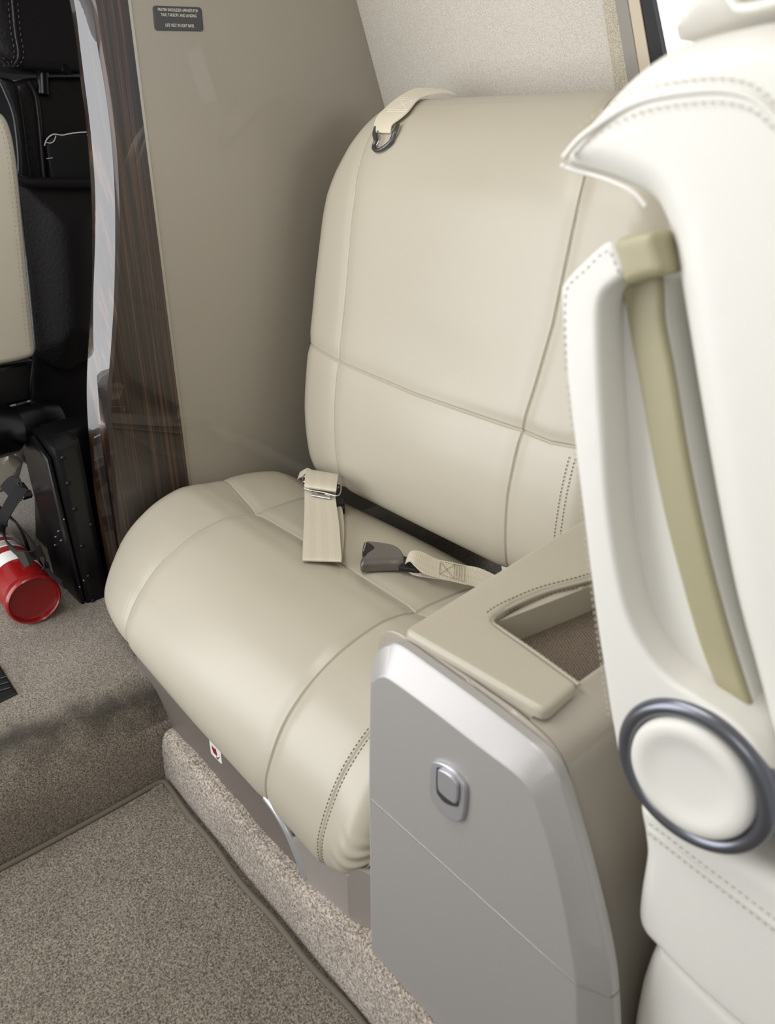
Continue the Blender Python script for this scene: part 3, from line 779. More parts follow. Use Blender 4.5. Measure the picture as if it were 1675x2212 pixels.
Ro_ = outer[len(outer)//2:-2]; Ro_ = Ro_[np.argsort(Ro_[:, 1])]; Ri_ = inner[len(inner)//2:]; Ri_ = Ri_[np.argsort(Ri_[:, 1])]
Ro = np.array([(np.interp(z, Ro_[:, 1], Ro_[:, 0]), z) for z in zl[::-1]]); Ri = np.array([(np.interp(z, Ri_[:, 1], Ri_[:, 0]), z) for z in zl[::-1]])
fas = build_fascia('lower_fascia', [(Lo, Li, 30), (lo_line(Lo[-1], Ro[0]), lo_line(Li[-1], Ri[0]), 40), (Ro, Ri, 30), (lo_line(Ro[-1], Lo[0]), lo_line(Ri[-1], Li[0]), 40)], 0.1, ZG-g, M['silver'], False)
rooted(fas, cab)
# the bright reveal line between them
gl = np.array([(iU[0][0]+0.002, YF+0.0001, ZG), (iU[-1][0], YF+0.0003, ZG), (oU[-1][0]-0.001, YP-0.0006, ZG)])
rooted(tube('reveal_strip', gl, 0.0007, M['chrome'], None, 6), cab)

# taupe body behind the fascia
body_px = [(850, 1374), (1182, 1563)]
ZT = 0.577
prof = [(-0.470, 0.112), (-0.470, 0.555), (-0.466, 0.570), (-0.452, ZT+0.001), (-0.40, ZT), (-0.30, ZT-0.002), (-0.268, ZT-0.008), (-0.248, 0.556), (-0.232, 0.52), (-0.212, 0.46), (-0.192, 0.40), (-0.177, 0.34), (-0.165, 0.27), (-0.160, 0.20), (-0.160, 0.112)]
prof = np.array(prof)
pr_a = round_poly([(-0.470, 0.112), (-0.470, ZT+0.001), (-0.35, ZT), (-0.30, ZT-0.002)], [0, 0.038, 0, 0], 8)
Pb = np.vstack([pr_a[:-1], resample(cat_rom(prof[5:], 6), 0.006)])
# hollowed top: build the shell as a solid with a well
HX0, HX1, HY0, HY1, HZ = -0.3905, -0.285, 0.478, 0.86, 0.455
def cab_body():
    # rear-going solid without the well top: done as outer slab plus well liner; the top is opened by splitting the slab round the well
    pieces = []
    return pieces
front = slab('body', [tuple(p) for p in Pb], 'y', YP+0.0105, YP+0.0142, 0.0015, M['taupe'], None, r1=0.0008); rooted(front, cab)
Pl = [tuple(p) for p in Pb if p[1] <= 0.5]
# rear part: lower solid, left wall and right wall around the well
lowp = [(-0.470, 0.112), (-0.470, 0.34), (-0.455, 0.47)] + [tuple(p) for p in Pb if p[0] > -0.30 and p[1] <= 0.47]
cut = [(-0.455, 0.112), (-0.455, 0.525), (-0.432, 0.575), (-0.396, 0.575), (-0.396, 0.47), (-0.286, 0.47), (-0.286, ZT-0.003)]+[tuple(p) for p in Pb if p[0] > -0.283]
rooted(slab('body', cut, 'y', YP+0.0150, 1.16, 0.0012, M['taupe'], None, r1=0.0), cab)
rooted(slab('well_end', [(-0.398, 0.465), (-0.398, 0.575), (-0.284, 0.575), (-0.284, 0.465)], 'y', YP+0.016, 0.474, 0.0, M['taupe'], None), cab)
# mesh-lined well floor
fv = [(-0.396, 0.470), (-0.286, 0.470), (-0.286, 1.16), (-0.396, 1.16)]
rooted(slab('well_floor', fv, 'z', 0.472, 0.543, 0.0, M['mesh'], None, r1=0.0, smooth=False), cab)
# leather lining of the well's inner wall
lin = [(-0.3925, 0.476), (-0.393, 0.476), (-0.372, 0.60), (-0.352, 0.74), (-0.345, 0.90), (-0.3925, 0.90)]
rooted(slab('well_lining', lin, 'z', 0.53, 0.578, 0.002, M['leather'], None), cab)
# padded top: front bar and left bar as one pad
def PT(x, y, z=0.582): q = onZ(x, y, z); return (q[0], q[1])
pad = [PT(872, 1366), PT(1020, 1452), PT(1178, 1546)]
pad_r = [0.008, 0, 0.010]
pad += [PT(1248, 1483), PT(1150, 1412), PT(1056, 1346)]; pad_r += [0.004, 0, 0.012]
pad += [PT(1110, 1305), PT(1180, 1278), PT(1275, 1252), PT(1380, 1215)]; pad_r += [0, 0, 0, 0]
pad += [(-0.345, 1.12), (-0.485, 1.12), (-0.464, 0.80), (-0.449, 0.60)]; pad_r += [0, 0, 0, 0]
pp = resample(round_poly(pad, pad_r, 6), 0.004, True)
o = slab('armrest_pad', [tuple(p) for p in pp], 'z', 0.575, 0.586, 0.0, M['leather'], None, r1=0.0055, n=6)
rooted(o, cab)
# piping and stitching along the well opening
e = cat_rom([(*PT(1244, 1478), 0.5850), (*PT(1150, 1409), 0.5850), (*PT(1075, 1357), 0.5850), (*PT(1057, 1342), 0.5850), (*PT(1072, 1324), 0.5850), (*PT(1115, 1301), 0.5850), (*PT(1180, 1275), 0.5850), (*PT(1275, 1249), 0.5850), (*PT(1380, 1210), 0.5850)], 10)
e2 = e+np.array([0.0022, 0.0016, -0.0035])
rooted(tube('well_piping', e2, 0.0022, M['leather'], None, 8), cab)
e3 = e+np.array([-0.0035, -0.0035, 0.0014]); half = len(e)//2-4
rooted(stitches('pad_stitching', [e3[half:], (e2+np.array([0.003, 0.002, -0.003]))[half:]], M['thread'], None, 0.0034, 0.002, 0.0006), cab)
rooted(stitches('pad_stitching', [(e2+np.array([0.0005, 0.0016, 0.001]))[:half]], M['thread2'], None, 0.0034, 0.002, 0.0006), cab)
# latch: bezel with a recessed push paddle
lat = [(936, 1646), (952, 1643), (975, 1655), (996, 1676), (1010, 1700), (1009, 1740), (1004, 1766), (993, 1773), (972, 1766), (950, 1744), (933, 1716), (932, 1680)]
lc = XZ(lat, YF-0.001)
rooted(slab('latch_bezel', [tuple(p) for p in resample(cat_rom(lc, 6, True), 0.0012, True)], 'y', YF-0.0042, YF+0.001, 0.002, M['silver_light'], None, r1=0.0), cab)
rec = XZ([(944, 1665), (947, 1657), (962, 1662), (980, 1676), (994, 1697), (992, 1735), (988, 1742), (965, 1735), (950, 1720), (944, 1705)], YF-0.004)
rooted(slab('latch_recess', [tuple(p) for p in resample(cat_rom(rec, 6, True), 0.0012, True)], 'y', YF-0.0046, YF-0.0038, 0.0, M['gunmetal'], None, smooth=False), cab)
pdl = XZ([(947, 1668), (950, 1661), (963, 1666), (979, 1679), (990, 1698), (988, 1733), (975, 1730), (958, 1716), (948, 1702)], YF-0.006)
o = slab('latch_paddle', [tuple(p) for p in resample(cat_rom(pdl, 6, True), 0.0012, True)], 'y', YF-0.0075, YF-0.0042, 0.0016, M['silver_light'], None, r1=0.0)
rooted(o, cab)

# ------------------------------------------------------------------ lap belt, left half with adjuster and tongue
belt = thing('seat_belt', 'cream lap belt strap folded over a steel adjuster tongue at the seat left rear', 'seat belt', tuple(onZ(697, 1060, 0.40)))
def Z_(x, y, z): return onZ(x, y, z)
# long doubled strap hanging forward over the cushion
Lp = [(658, 1046, 0.400), (658, 1062, 0.395), (658, 1090, 0.391), (657, 1130, 0.390), (655, 1170, 0.389), (654, 1200, 0.388), (654, 1210, 0.385), (655, 1209, 0.380), (658, 1190, 0.3775), (662, 1150, 0.376), (664, 1110, 0.375), (664, 1080, 0.375)]
Rp = [(726, 1056, 0.400), (725, 1072, 0.395), (728, 1098, 0.391), (733, 1135, 0.390), (736, 1175, 0.389), (738, 1202, 0.388), (738, 1213, 0.385), (739, 1211, 0.380), (742, 1190, 0.3775), (744, 1150, 0.376), (742, 1115, 0.375), (737, 1085, 0.375)]
rooted(band('webbing', [Z_(*q) for q in Lp], [Z_(*q) for q in Rp], M['web'], None, 0.0015), belt)
# short folded loop over the adjuster
Lp = [(664, 1024, 0.393), (663, 1014, 0.402), (661, 1018, 0.411), (659, 1034, 0.4145), (658, 1048, 0.411), (658, 1053, 0.404), (660, 1048, 0.398)]
Rp = [(729, 1036, 0.393), (730, 1025, 0.402), (730, 1030, 0.411), (728, 1046, 0.4145), (727, 1058, 0.411), (726, 1063, 0.404), (725, 1058, 0.398)]
rooted(band('webbing', [Z_(*q) for q in Lp], [Z_(*q) for q in Rp], M['web'], None, 0.0018), belt)
# pale anchor strap going down behind the cushion
rooted(band('webbing', [Z_(664, 1034, 0.394), Z_(656, 1030, 0.385), Z_(647, 1032, 0.374), Z_(643, 1036, 0.366)], [Z_(672, 1014, 0.398), Z_(664, 1012, 0.392), Z_(656, 1016, 0.382), Z_(649, 1020, 0.372)], M['web_plain'], None), belt)
# wire frame
fr_ = cat_rom(np.array([Z_(664, 1022, 0.41), Z_(655, 1030, 0.409), Z_(654, 1050, 0.405), Z_(668, 1058, 0.403), Z_(700, 1064, 0.402), Z_(728, 1071, 0.402), Z_(736, 1062, 0.405), Z_(736, 1046, 0.409), Z_(729, 1046, 0.411)]), 6)
rooted(tube('adjuster_frame', fr_, 0.0013, M['chrome'], None, 8), belt)
rooted(tube('adjuster_bar', np.array([Z_(657, 1040, 0.408), Z_(733, 1054, 0.408)]), 0.0021, M['chrome'], None, 10), belt)
tgp = [Z_(674, 1056, 0.401), Z_(714, 1063, 0.401), Z_(714, 1076, 0.3985), Z_(674, 1069, 0.3985)]
def plate(name, c4, th, m, parent, hole=None):
    c4 = [np.asarray(c) for c in c4]
    n_ = np.cross(c4[1]-c4[0], c4[3]-c4[0]); n_ /= np.linalg.norm(n_)
    if n_[2] < 0: n_ = -n_
    A = c4+[c-n_*th for c in c4]
    return rooted(mesh(name, np.array(A), [(0, 1, 2, 3), (7, 6, 5, 4), (0, 4, 5, 1), (1, 5, 6, 2), (2, 6, 7, 3), (3, 7, 4, 0)], m, None, False, fix=True), parent)
# latch tongue as four bars around its slot
def T(u, v, z=0.0): 
    a, b, c_, d = tgp
    return (a*(1-u)+b*u)*(1-v)+(d*(1-u)+c_*u)*v+np.array([0, 0, z])
V = []; F = []
us = [0, 0.30, 0.70, 1]; vs = [0, 0.35, 0.72, 1]
for lay in (0.0008, -0.0008):
    for v_ in vs:
        for u_ in us: V.append(T(u_, v_, lay))
for j in range(3):
    for i in range(3):
        if i == 1 and j == 1: continue
        a = j*4+i; F.append((a, a+1, a+5, a+4)); F.append((16+a+4, 16+a+5, 16+a+1, 16+a))
for a, b in [(0, 1), (1, 2), (2, 3), (3, 7), (7, 11), (11, 15), (15, 14), (14, 13), (13, 12), (12, 8), (8, 4), (4, 0), (5, 9), (9, 10), (10, 6), (6, 5)]:
    F.append((a, a+16, b+16, b))
rooted(mesh('latch_tongue', np.array(V), F, M['chrome'], None, False), belt)
rooted(tube('tongue_lip', np.array([Z_(674, 1070, 0.3975), Z_(714, 1077, 0.3975)]), 0.0016, M['chrome'], None, 8), belt)
# black keeper clip between belt and backrest
kp = thing('belt_clip', 'small black plastic clip beside the cream lap belt near the seat back', 'clip', tuple(onZ(737, 1090, 0.372)))
c_ = onZ(737, 1088, 0.375)
rooted(slab('clip_body', round_poly([(onZ(x, y, 0.375)[0], onZ(x, y, 0.375)[1]) for x, y in ((722, 1081), (744, 1083), (744, 1093), (724, 1096))], 0.002, 3), 'z', 0.366, 0.381, 0.0015, M['blackmatt'], None), kp)
rooted(slab('clip_lug', round_poly([(onZ(x, y, 0.375)[0], onZ(x, y, 0.375)[1]) for x, y in ((737, 1088), (746, 1088), (745, 1099), (737, 1097))], 0.0015, 3), 'z', 0.363, 0.377, 0.0015, M['blackmatt'], None), kp)

# ------------------------------------------------------------------ buckle half
bk = thing('seat_belt_buckle', 'dark metal belt buckle on short stitched cream strap lying on the cushion', 'seat belt', tuple(onZ(825, 1215, 0.363)))
top = 0.392
def BZ(pts, z): return [(onZ(x, y, z)[0], onZ(x, y, z)[1]) for x, y in pts]
bo_ = BZ([(787, 1168), (800, 1165), (840, 1170), (862, 1178), (873, 1192), (874, 1200), (870, 1209), (840, 1210), (800, 1212), (781, 1213), (779, 1203), (783, 1195), (787, 1182)], top)
bo_ = resample(cat_rom(bo_, 6, True), 0.0015, True)
def bw_(V):
    return V
o = slab('buckle_body', [tuple(p) for p in bo_], 'z', 0.3705, top, 0.004, M['darkmetal'], None, r1=0.010, n=8); rooted(o, bk)
ps = BZ([(783, 1196), (786, 1176), (791, 1171), (803, 1176), (809, 1183), (802, 1189), (794, 1194), (788, 1200)], top+0.0004)
rooted(slab('release_slot', [tuple(p) for p in resample(cat_rom(ps, 6, True), 0.0015, True)], 'z', top-0.012, top+0.0006, 0.0, M['blackmatt'], None, r1=0.0005), bk)
rooted(tube('buckle_lip', np.array([onZ(785, 1192, top), onZ(791, 1171, top)]), 0.0012, M['chrome'], None, 8), bk)
rooted(slab('buckle_neck', BZ([(868, 1201), (912, 1216), (905, 1234), (862, 1228)], 0.380), 'z', 0.374, 0.383, 0.002, M['blackmatt'], None), bk)
T_ = [(879, 1213, 0.380), (881, 1202, 0.388), (888, 1192, 0.396), (900, 1190, 0.398), (917, 1195, 0.396), (943, 1208, 0.391), (975, 1215, 0.389), (1006, 1222, 0.388), (1033, 1227, 0.388), (1060, 1238, 0.387), (1095, 1256, 0.385)]
B__ = [(875, 1222, 0.379), (877, 1217, 0.386), (886, 1213, 0.394), (896, 1222, 0.396), (913, 1236, 0.393), (943, 1247, 0.388), (975, 1254, 0.386), (1009, 1262, 0.385), (1024, 1266, 0.384), (1045, 1275, 0.383), (1080, 1292, 0.382)]
rooted(band('webbing', [onZ(*q) for q in T_], [onZ(*q) for q in B__], M['web'], None, 0.0017), bk)
T2 = [(880, 1212, 0.377), (896, 1216, 0.376), (930, 1222, 0.377), (970, 1234, 0.378), (1005, 1243, 0.380)]
B2_ = [(876, 1228, 0.376), (893, 1241, 0.3745), (930, 1248, 0.376), (970, 1254, 0.378), (1008, 1263, 0.380)]
rooted(band('webbing', [onZ(*q) for q in T2], [onZ(*q) for q in B2_], M['web'], None, 0.0017), bk)
def bq(x, y): return onZ(x, y, 0.3905)
W4 = [bq(952, 1213), bq(1005, 1223), bq(1004, 1257), bq(950, 1240)]
lines = [np.array([W4[0], W4[1]]), np.array([W4[3], W4[2]]), np.array([W4[0], W4[3]]), np.array([W4[1], W4[2]])]
mA = (W4[0]*0.42+W4[1]*0.58); mB = (W4[3]*0.42+W4[2]*0.58)
lines += [np.array([mA, mB]), np.array([W4[0], mB]), np.array([W4[3], mA])]
for t in (0.68, 0.78, 0.88): lines.append(np.array([W4[0]*(1-t)+W4[1]*t, W4[3]*(1-t)+W4[2]*t]))
rooted(stitches('strap_stitching', lines, M['thread'], None, 0.0026, 0.0014, 0.0006), bk)

# ------------------------------------------------------------------ shoulder harness over the backrest top
sh = thing('shoulder_strap', 'cream shoulder harness strap with grey metal hook draped over the backrest top corner', 'harness', tuple(onY(850, 260, 0.97)))
def bh(x, y, l):
    q = hit(BV, x, y, l)
    return q
Ha, Hb = bh(834, 243, 0.0), bh(880, 243, 0.0)
side_s = Hb-Ha; side_s = side_s/np.linalg.norm(side_s); print('strap width', np.linalg.norm(Hb-Ha), Ha, Hb)
top_d = bh(880, 232, 0.0)
def far(x, y, Y): return onY(x, y, Y)
def bf(x, y, l, Y=1.02):
    q = bh(x, y, l)
    return q if q is not None else onY(x, y, Y)
SL = [far(984, 203, 1.115), far(966, 196, 1.10), far(945, 193, 1.085), far(918, 191.5, 1.065), far(892, 194, 1.045), far(858, 213, 1.012), bf(832, 235, .017, .985), bf(816, 252, .017, .965), bf(809, 270, .016, .945), bf(811, 284, .012, .93), bf(814, 284, .004, .94), bf(822, 264, .004, .955)]
SR = [far(996, 211, 1.095), far(985, 205, 1.080), far(966, 200, 1.065), far(942, 202, 1.048), far(922, 208, 1.032), bf(902, 217, .021, 1.0), bf(882, 241, .018), bf(865, 256, .017), bf(848, 270, .016), bf(845, 285, .012), bf(846, 285, .004), bf(856, 268, .004)]
rooted(band('webbing', SL, SR, M['web_plain'], None, 0.002), sh)
_A, _B = cat_rom(np.array(SL), 14), cat_rom(np.array(SR), 14)
_A, _B = _A[:9*14], _B[:9*14]
SG = np.array([_A*(1-v)+_B*v for v in np.linspace(0, 1, 60)]).reshape(-1, 3)
_w = SG-CAM; _f = _w@FW; SPX = np.stack([CX+FPX*(_w@RT)/_f, CY-FPX*(_w@UP)/_f], 1)
hook = [(812, 276), (809, 290), (812, 304), (808, 314), (808, 321), (815, 325), (828, 320), (843, 308), (849, 296), (854, 284), (860, 268)]
hk = cat_rom(np.array([bh(x, y, 0.010 if y > 290 else 0.013) for x, y in hook]), 8)
o = tube('hook', hk, 0.0036, M['gunmetal'], None, 8); rooted(o, sh)
hk2 = cat_rom(np.array([bh(x, y, 0.014) for x, y in ((816, 283), (820, 297), (818, 306), (814, 314))]), 6)
rooted(tube('hook_gate', hk2, 0.0014, M['chrome'], None, 8), sh)
def onstrap(x, y):
    q = SG[int(np.argmin((SPX[:, 0]-x)**2+(SPX[:, 1]-y)**2))]
    return q+(CAM-q)/np.linalg.norm(CAM-q)*0.0017
Lq = [[(864, 212), (906, 213)], [(860, 216), (902, 217)], [(836, 241), (880, 241)], [(838, 237), (882, 237)], [(864, 214), (880, 238)], [(838, 238), (902, 215)]]
rooted(stitches('strap_stitching', [np.array([onstrap(l[0][0]*(1-t)+l[1][0]*t, l[0][1]*(1-t)+l[1][1]*t) for t in np.linspace(0, 1, 8)]) for l in Lq], M['thread3'], None, 0.004, 0.001, 0.0009), sh)

# ------------------------------------------------------------------ placard on the bulkhead
pk = thing('placard', 'small charcoal placard with white safety wording on the taupe bulkhead', 'placard', tuple(onX(384, 40, XB)))
pq = [(onX(x, y, XB)[1], onX(x, y, XB)[2]) for x, y in ((329, 12), (435, 16), (440, 68), (334, 66))]
pq = round_poly(pq, 0.006, 5)
rooted(slab('plate', [tuple(p) for p in pq], 'x', XB+0.0012, XB-0.001, 0.0004, M['signblack'], None, r1=0.0, smooth=False), pk)
def text(body, px0, px1, py_base, h_px):
    a = onX(px0, py_base[0], XB); b = onX(px1, py_base[1], XB)
    cu = bpy.data.curves.new('lettering', 'FONT'); cu.body = body; cu.size = 1.0; cu.resolution_u = 3
    t = bpy.data.objects.new('tmp', cu); COL.objects.link(t)
    dg = bpy.context.evaluated_depsgraph_get(); dg.update()
    me = bpy.data.meshes.new_from_object(t.evaluated_get(dg))
    bpy.data.objects.remove(t)
    co = np.array([v.co[:] for v in me.vertices]); lo = co.min(0); hi = co.max(0)
    top = onX(px0, py_base[0]-h_px, XB); hgt = top[2]-a[2]
    u = (co[:, 0]-lo[0])/(hi[0]-lo[0]); v_ = np.clip((co[:, 1])/0.69, -0.2, 1.1)
    W_ = np.stack([np.full(len(u), XB+0.0017), a[1]+(b[1]-a[1])*u, a[2]+(b[2]-a[2])*u+hgt*v_], 1)
    for i, vv in enumerate(me.vertices): vv.co = W_[i]
    me.materials.clear(); me.materials.append(M['thread3'])
    o = bpy.data.objects.new('lettering', me); COL.objects.link(o); rooted(o, pk)
text('FASTEN SHOULDER HARNESS FOR', 340.5, 427, (23.5, 27), 6.5)
text('TAXI, TAKEOFF, AND LANDING', 347.5, 424, (35, 38), 6.5)
text('LIFE VEST IN SEAT BASE.', 357, 419.5, (57.5, 59.5), 6.5)

# ------------------------------------------------------------------ foreground club seat (aft-facing, seen from the aisle)
YC = 0.42
club = thing('club_seat', 'large ivory leather aft-facing seat at the right, with a round grey-ringed hinge disc', 'seat', (-0.05, 0.66, 0.12))
def xz(pts, Y=YC): return [(onY(x, y, Y)[0], onY(x, y, Y)[2]) for x, y in pts]
# backrest cushion: aisle-side outline with shoulder wing
rear = xz([(1445, 540), (1440, 520), (1424, 478), (1400, 436), (1350, 408), (1290, 386), (1245, 374), (1213, 362)])
tip = xz([(1209, 350), (1222, 318), (1255, 272), (1290, 230), (1345, 170), (1400, 125), (1455, 93), (1520, 72), (1590, 55), (1680, 42)])
topx = tip[-1]
frontside = [(topx[0]+0.03, topx[1]-0.008), (topx[0]+0.045, topx[1]-0.05), (-0.135, 0.92), (-0.105, 0.84), (-0.07, 0.74), (-0.035, 0.66), (-0.015, 0.60), (-0.02, 0.565), (-0.08, 0.56)]
lower_rear = xz([(1668, 1640), (1650, 1560), (1618, 1440), (1575, 1280), (1535, 1080), (1500, 880), (1470, 700), (1455, 610)])
ol = resample(cat_rom(rear+tip+frontside+lower_rear, 5, True), 0.004, True)
rooted(slab('backrest_cushion', [tuple(p) for p in ol], 'y', YC-0.008, YC+0.50, 0.024, M['leather2'], None, n=8), club)
# wing seam: piping ridge and stitching
sm = [onY(x, y, YC-0.009) for x, y in ((1216, 340), (1250, 300), (1300, 262), (1350, 232), (1400, 213), (1470, 200), (1550, 194), (1610, 204), (1650, 228), (1690, 270))]
sm = cat_rom(np.array(sm), 8)
rooted(tube('seam_piping', sm+np.array([0, 0.0015, 0]), 0.0021, M['leather2'], None, 8), club)
rooted(stitches('seam_stitching', [sm+np.array([0.001, -0.0003, -0.0055]), sm+np.array([-0.001, -0.0003, 0.005])], M['thread2'], None, 0.003, 0.002, 0.0005), club)
sm2 = cat_rom(np.array([onY(x, y, YC-0.002) for x, y in ((1213, 357), (1245, 369), (1290, 381), (1340, 400), (1374, 420), (1396, 446))]), 8)
rooted(tube('seam_piping', sm2, 0.0013, M['leather2'], None, 8), club)
# headrest on top
hr = xz([(1452, 84), (1456, 40), (1470, -10), (1500, -60), (1600, -110), (1800, -120), (1810, 20), (1700, 22), (1640, 28), (1560, 50)], 0.50)
rooted(slab('headrest', [tuple(p) for p in resample(cat_rom(hr, 6, True), 0.005, True)], 'y', 0.49, 0.80, 0.02, M['leather2'], None, n=6), club)
rooted(tube('headrest_piping', cat_rom(np.array([onY(x, y, 0.489) for x, y in ((1560, -30), (1585, 4), (1600, 18), (1640, 14), (1700, -2))]), 6), 0.003, M['leather2'], None, 8), club)
# rear shell of the backrest, set back from the side, with a raised inner panel
shell = xz([(1235, 620), (1290, 560), (1425, 520), (1480, 700), (1545, 1080), (1590, 1290), (1640, 1480), (1672, 1640), (1400, 1560), (1330, 1500), (1290, 1300), (1262, 1000)], YC+0.075)
rooted(slab('backrest_shell', [tuple(p) for p in resample(round_poly(shell, 0.01, 4), 0.004, True)], 'y', YC+0.075, YC+0.46, 0.004, M['leather2'], None), club)
inp = xz([(1318, 655), (1345, 625), (1420, 600), (1432, 700), (1452, 820), (1485, 1000), (1528, 1200), (1575, 1370), (1630, 1540), (1655, 1620), (1600, 1590), (1520, 1520), (1452, 1464), (1404, 1400), (1368, 1320), (1342, 1215), (1324, 1090), (1313, 950), (1307, 820), (1307, 700)], YC+0.012)
rooted(slab('inner_panel', [tuple(p) for p in resample(cat_rom(inp, 5, True), 0.003, True)], 'y', YC+0.014, YC+0.08, 0.006, M['leather2'], None), club)
# upholstered side frame that carries the hinge
sf = xz([(1213, 640), (1222, 608), (1244, 582), (1298, 532), (1322, 524), (1345, 560), (1352, 596), (1338, 606), (1312, 628), (1300, 655), (1297, 700), (1300, 820), (1308, 950), (1318, 1090), (1336, 1220), (1362, 1330), (1400, 1408), (1450, 1466), (1520, 1512), (1590, 1560), (1640, 1612), (1670, 1680), (1672, 1760), (1640, 1830), (1560, 1835), (1440, 1770), (1350, 1660), (1326, 1570), (1308, 1460), (1288, 1330), (1262, 1120), (1240, 940), (1222, 780)], YC-0.012)
rooted(slab('side_frame', [tuple(p) for p in resample(cat_rom(sf, 5, True), 0.003, True)], 'y', YC-0.014, YC+0.08, 0.0045, M['leather2'], None, n=6), club)
st1 = cat_rom(np.array([onY(x, y, YC-0.0142) for x, y in ((1222, 800), (1221, 650), (1232, 612), (1262, 585), (1302, 545), (1318, 545), (1330, 572), (1340, 600))]), 8)
rooted(stitches('frame_stitching', [st1], M['thread2'], None, 0.003, 0.002, 0.0005), club)
st2 = cat_rom(np.array([onY(x, y, YC-0.0135) for x, y in ((1226, 830), (1240, 960), (1258, 1110), (1280, 1290), (1300, 1440), (1318, 1560))]), 8)
rooted(stitches('frame_stitching', [st2], M['thread2'], None, 0.003, 0.002, 0.00045), club)
# cap and strap in the recess, khaki from shadow put into their colour
capo = xz([(1326, 524), (1360, 508), (1402, 500), (1414, 508), (1424, 540), (1436, 580), (1430, 596), (1400, 602), (1350, 616), (1338, 596)], YC-0.012)
rooted(slab('strap_guide', [tuple(p) for p in resample(cat_rom(capo, 5, True), 0.003, True)], 'y', YC-0.013, YC+0.012, 0.006, M['olive_shadow'], None, n=5), club)
stp = xz([(1338, 590), (1412, 585), (1425, 700), (1448, 820), (1478, 1000), (1520, 1200), (1565, 1370), (1612, 1520), (1640, 1590), (1610, 1600), (1560, 1520), (1508, 1400), (1446, 1180), (1408, 1010), (1374, 820), (1350, 690)], YC+0.006)
rooted(slab('side_strap', [tuple(p) for p in resample(cat_rom(stp, 5, True), 0.003, True)], 'y', YC+0.008, YC+0.016, 0.003, M['olive_shadow'], None), club)
# hinge disc
dc = onY(1500, 1672, YC-0.012)
dc = np.array([dc[0], YC-0.010, dc[2]])
R0 = 0.0565
ringp = [(R0-0.004, 0.004), (R0, 0.002)]+[(R0-0.0066+0.0066*math.cos(t), -0.002-0.0078*math.sin(t)) for t in np.linspace(0, math.pi, 18)]+[(R0-0.0135, -0.001), (R0-0.014, 0.0)]
rooted(lathe('hinge_ring', ringp, dc, (0, 1, 0), M['ring'], None, 96), club)
r1_ = R0-0.0132
capp = [(0.0001, 0.002), (r1_, 0.002), (r1_, -0.008), (r1_-0.0012, -0.0108), (r1_-0.004, -0.0124), (r1_-0.008, -0.0128), (r1_-0.012, -0.0122), (r1_-0.016, -0.0106), (r1_*0.4, -0.0092), (0.0001, -0.0088)]
rooted(lathe('hinge_cap', capp, dc, (0, 1, 0), M['leather2'], None, 96), club)
# seat cushion with stitched border
cz = xz([(1378, 1735), (1384, 1800), (1388, 1850), (1376, 1930), (1372, 1980), (1382, 2010), (1412, 2046)])
cush = cz+[(-0.09, 0.405), (0.1, 0.40), (0.30, 0.40), (0.32, 0.45), (0.32, 0.52), (0.30, 0.555), (0.1, 0.562), (-0.10, 0.560), (-0.165, 0.556)]
rooted(slab('seat_cushion', [tuple(p) for p in resample(cat_rom(cush, 5, True), 0.004, True)], 'y', YC-0.002, YC+0.50, 0.014, M['leather2'], None, n=8), club)
sm3 = cat_rom(np.array([onY(x, y, YC-0.0022) for x, y in ((1400, 1788), (1440, 1818), (1520, 1880), (1600, 1940), (1690, 2010))]), 8)
rooted(tube('cushion_piping', sm3, 0.0018, M['leather2'], None, 8), club)
rooted(stitches('cushion_stitching', [sm3+np.array([0, -0.0005, 0.005]), sm3+np.array([0, -0.0005, -0.005])], M['thread2'], None, 0.003, 0.002, 0.0005), club)
lw = xz([(1414, 2036), (1395, 2075), (1376, 2130), (1362, 2200), (1352, 2290), (1345, 2400)])
lowr = lw+[(0.30, 0.22), (0.30, 0.38), (0.10, 0.40), (-0.08, 0.405)]
rooted(slab('leg_apron', [tuple(p) for p in resample(round_poly(lowr, 0.01, 4), 0.004, True)], 'y', YC+0.002, YC+0.48, 0.012, M['leather2'], None, n=6), club)
rooted(box('seat_base', (-0.10, YC+0.05, 0.113), (0.25, YC+0.42, 0.26), M['base'], None, 0.004), club)

# ------------------------------------------------------------------ cockpit: pilot seat
XS = -1.66
pil = thing('pilot_seat', 'black leather pilot seat with rear pocket seen beyond the wood bulkhead edge', 'seat', (XS, 0.6, ZU))
def yz(pts, X): return [(onX(x, y, X)[1], onX(x, y, X)[2]) for x, y in pts]
hd = yz([(-70, -200), (-70, 60), (-30, 108), (5, 138), (40, 152), (110, 157), (230, 158), (260, 140), (260, -200)], XS+0.02)
rooted(slab('headrest', [tuple(p) for p in resample(round_poly(hd, 0.02, 5), 0.006, True)], 'x', XS+0.03, XS-0.09, 0.02, M['blackleather'], None), pil)
hl = cat_rom(np.array([onX(x, y, XS+0.032) for x, y in ((22, -60), (32, 60), (40, 110), (36, 132), (20, 144), (-10, 120))]), 6)
rooted(tube('headrest_piping', hl, 0.003, M['blackleather'], None, 8), pil)
rooted(stitches('headrest_stitching', [hl+np.array([0.002, 0.008, 0]), hl+np.array([0.002, -0.008, 0])], M['greyprint'], None, 0.005, 0.004, 0.0009), pil)
rooted(tube('headrest_post', np.array([onX(90, 128, XS+0.0), onX(94, 205, XS+0.01)]), 0.0105, M['black'], None, 16), pil)
rooted(lathe('headrest_knob', [(0.0001, -0.006), (0.007, -0.005), (0.009, 0.0), (0.007, 0.005), (0.0001, 0.006)], onX(142, 150, XS+0.05), (1, 0, 0), M['black'], None, 20), pil)
sh_ = yz([(28, 178), (60, 168), (120, 166), (270, 166), (300, 500), (300, 1010), (60, 1010), (62, 800), (55, 400)], XS)
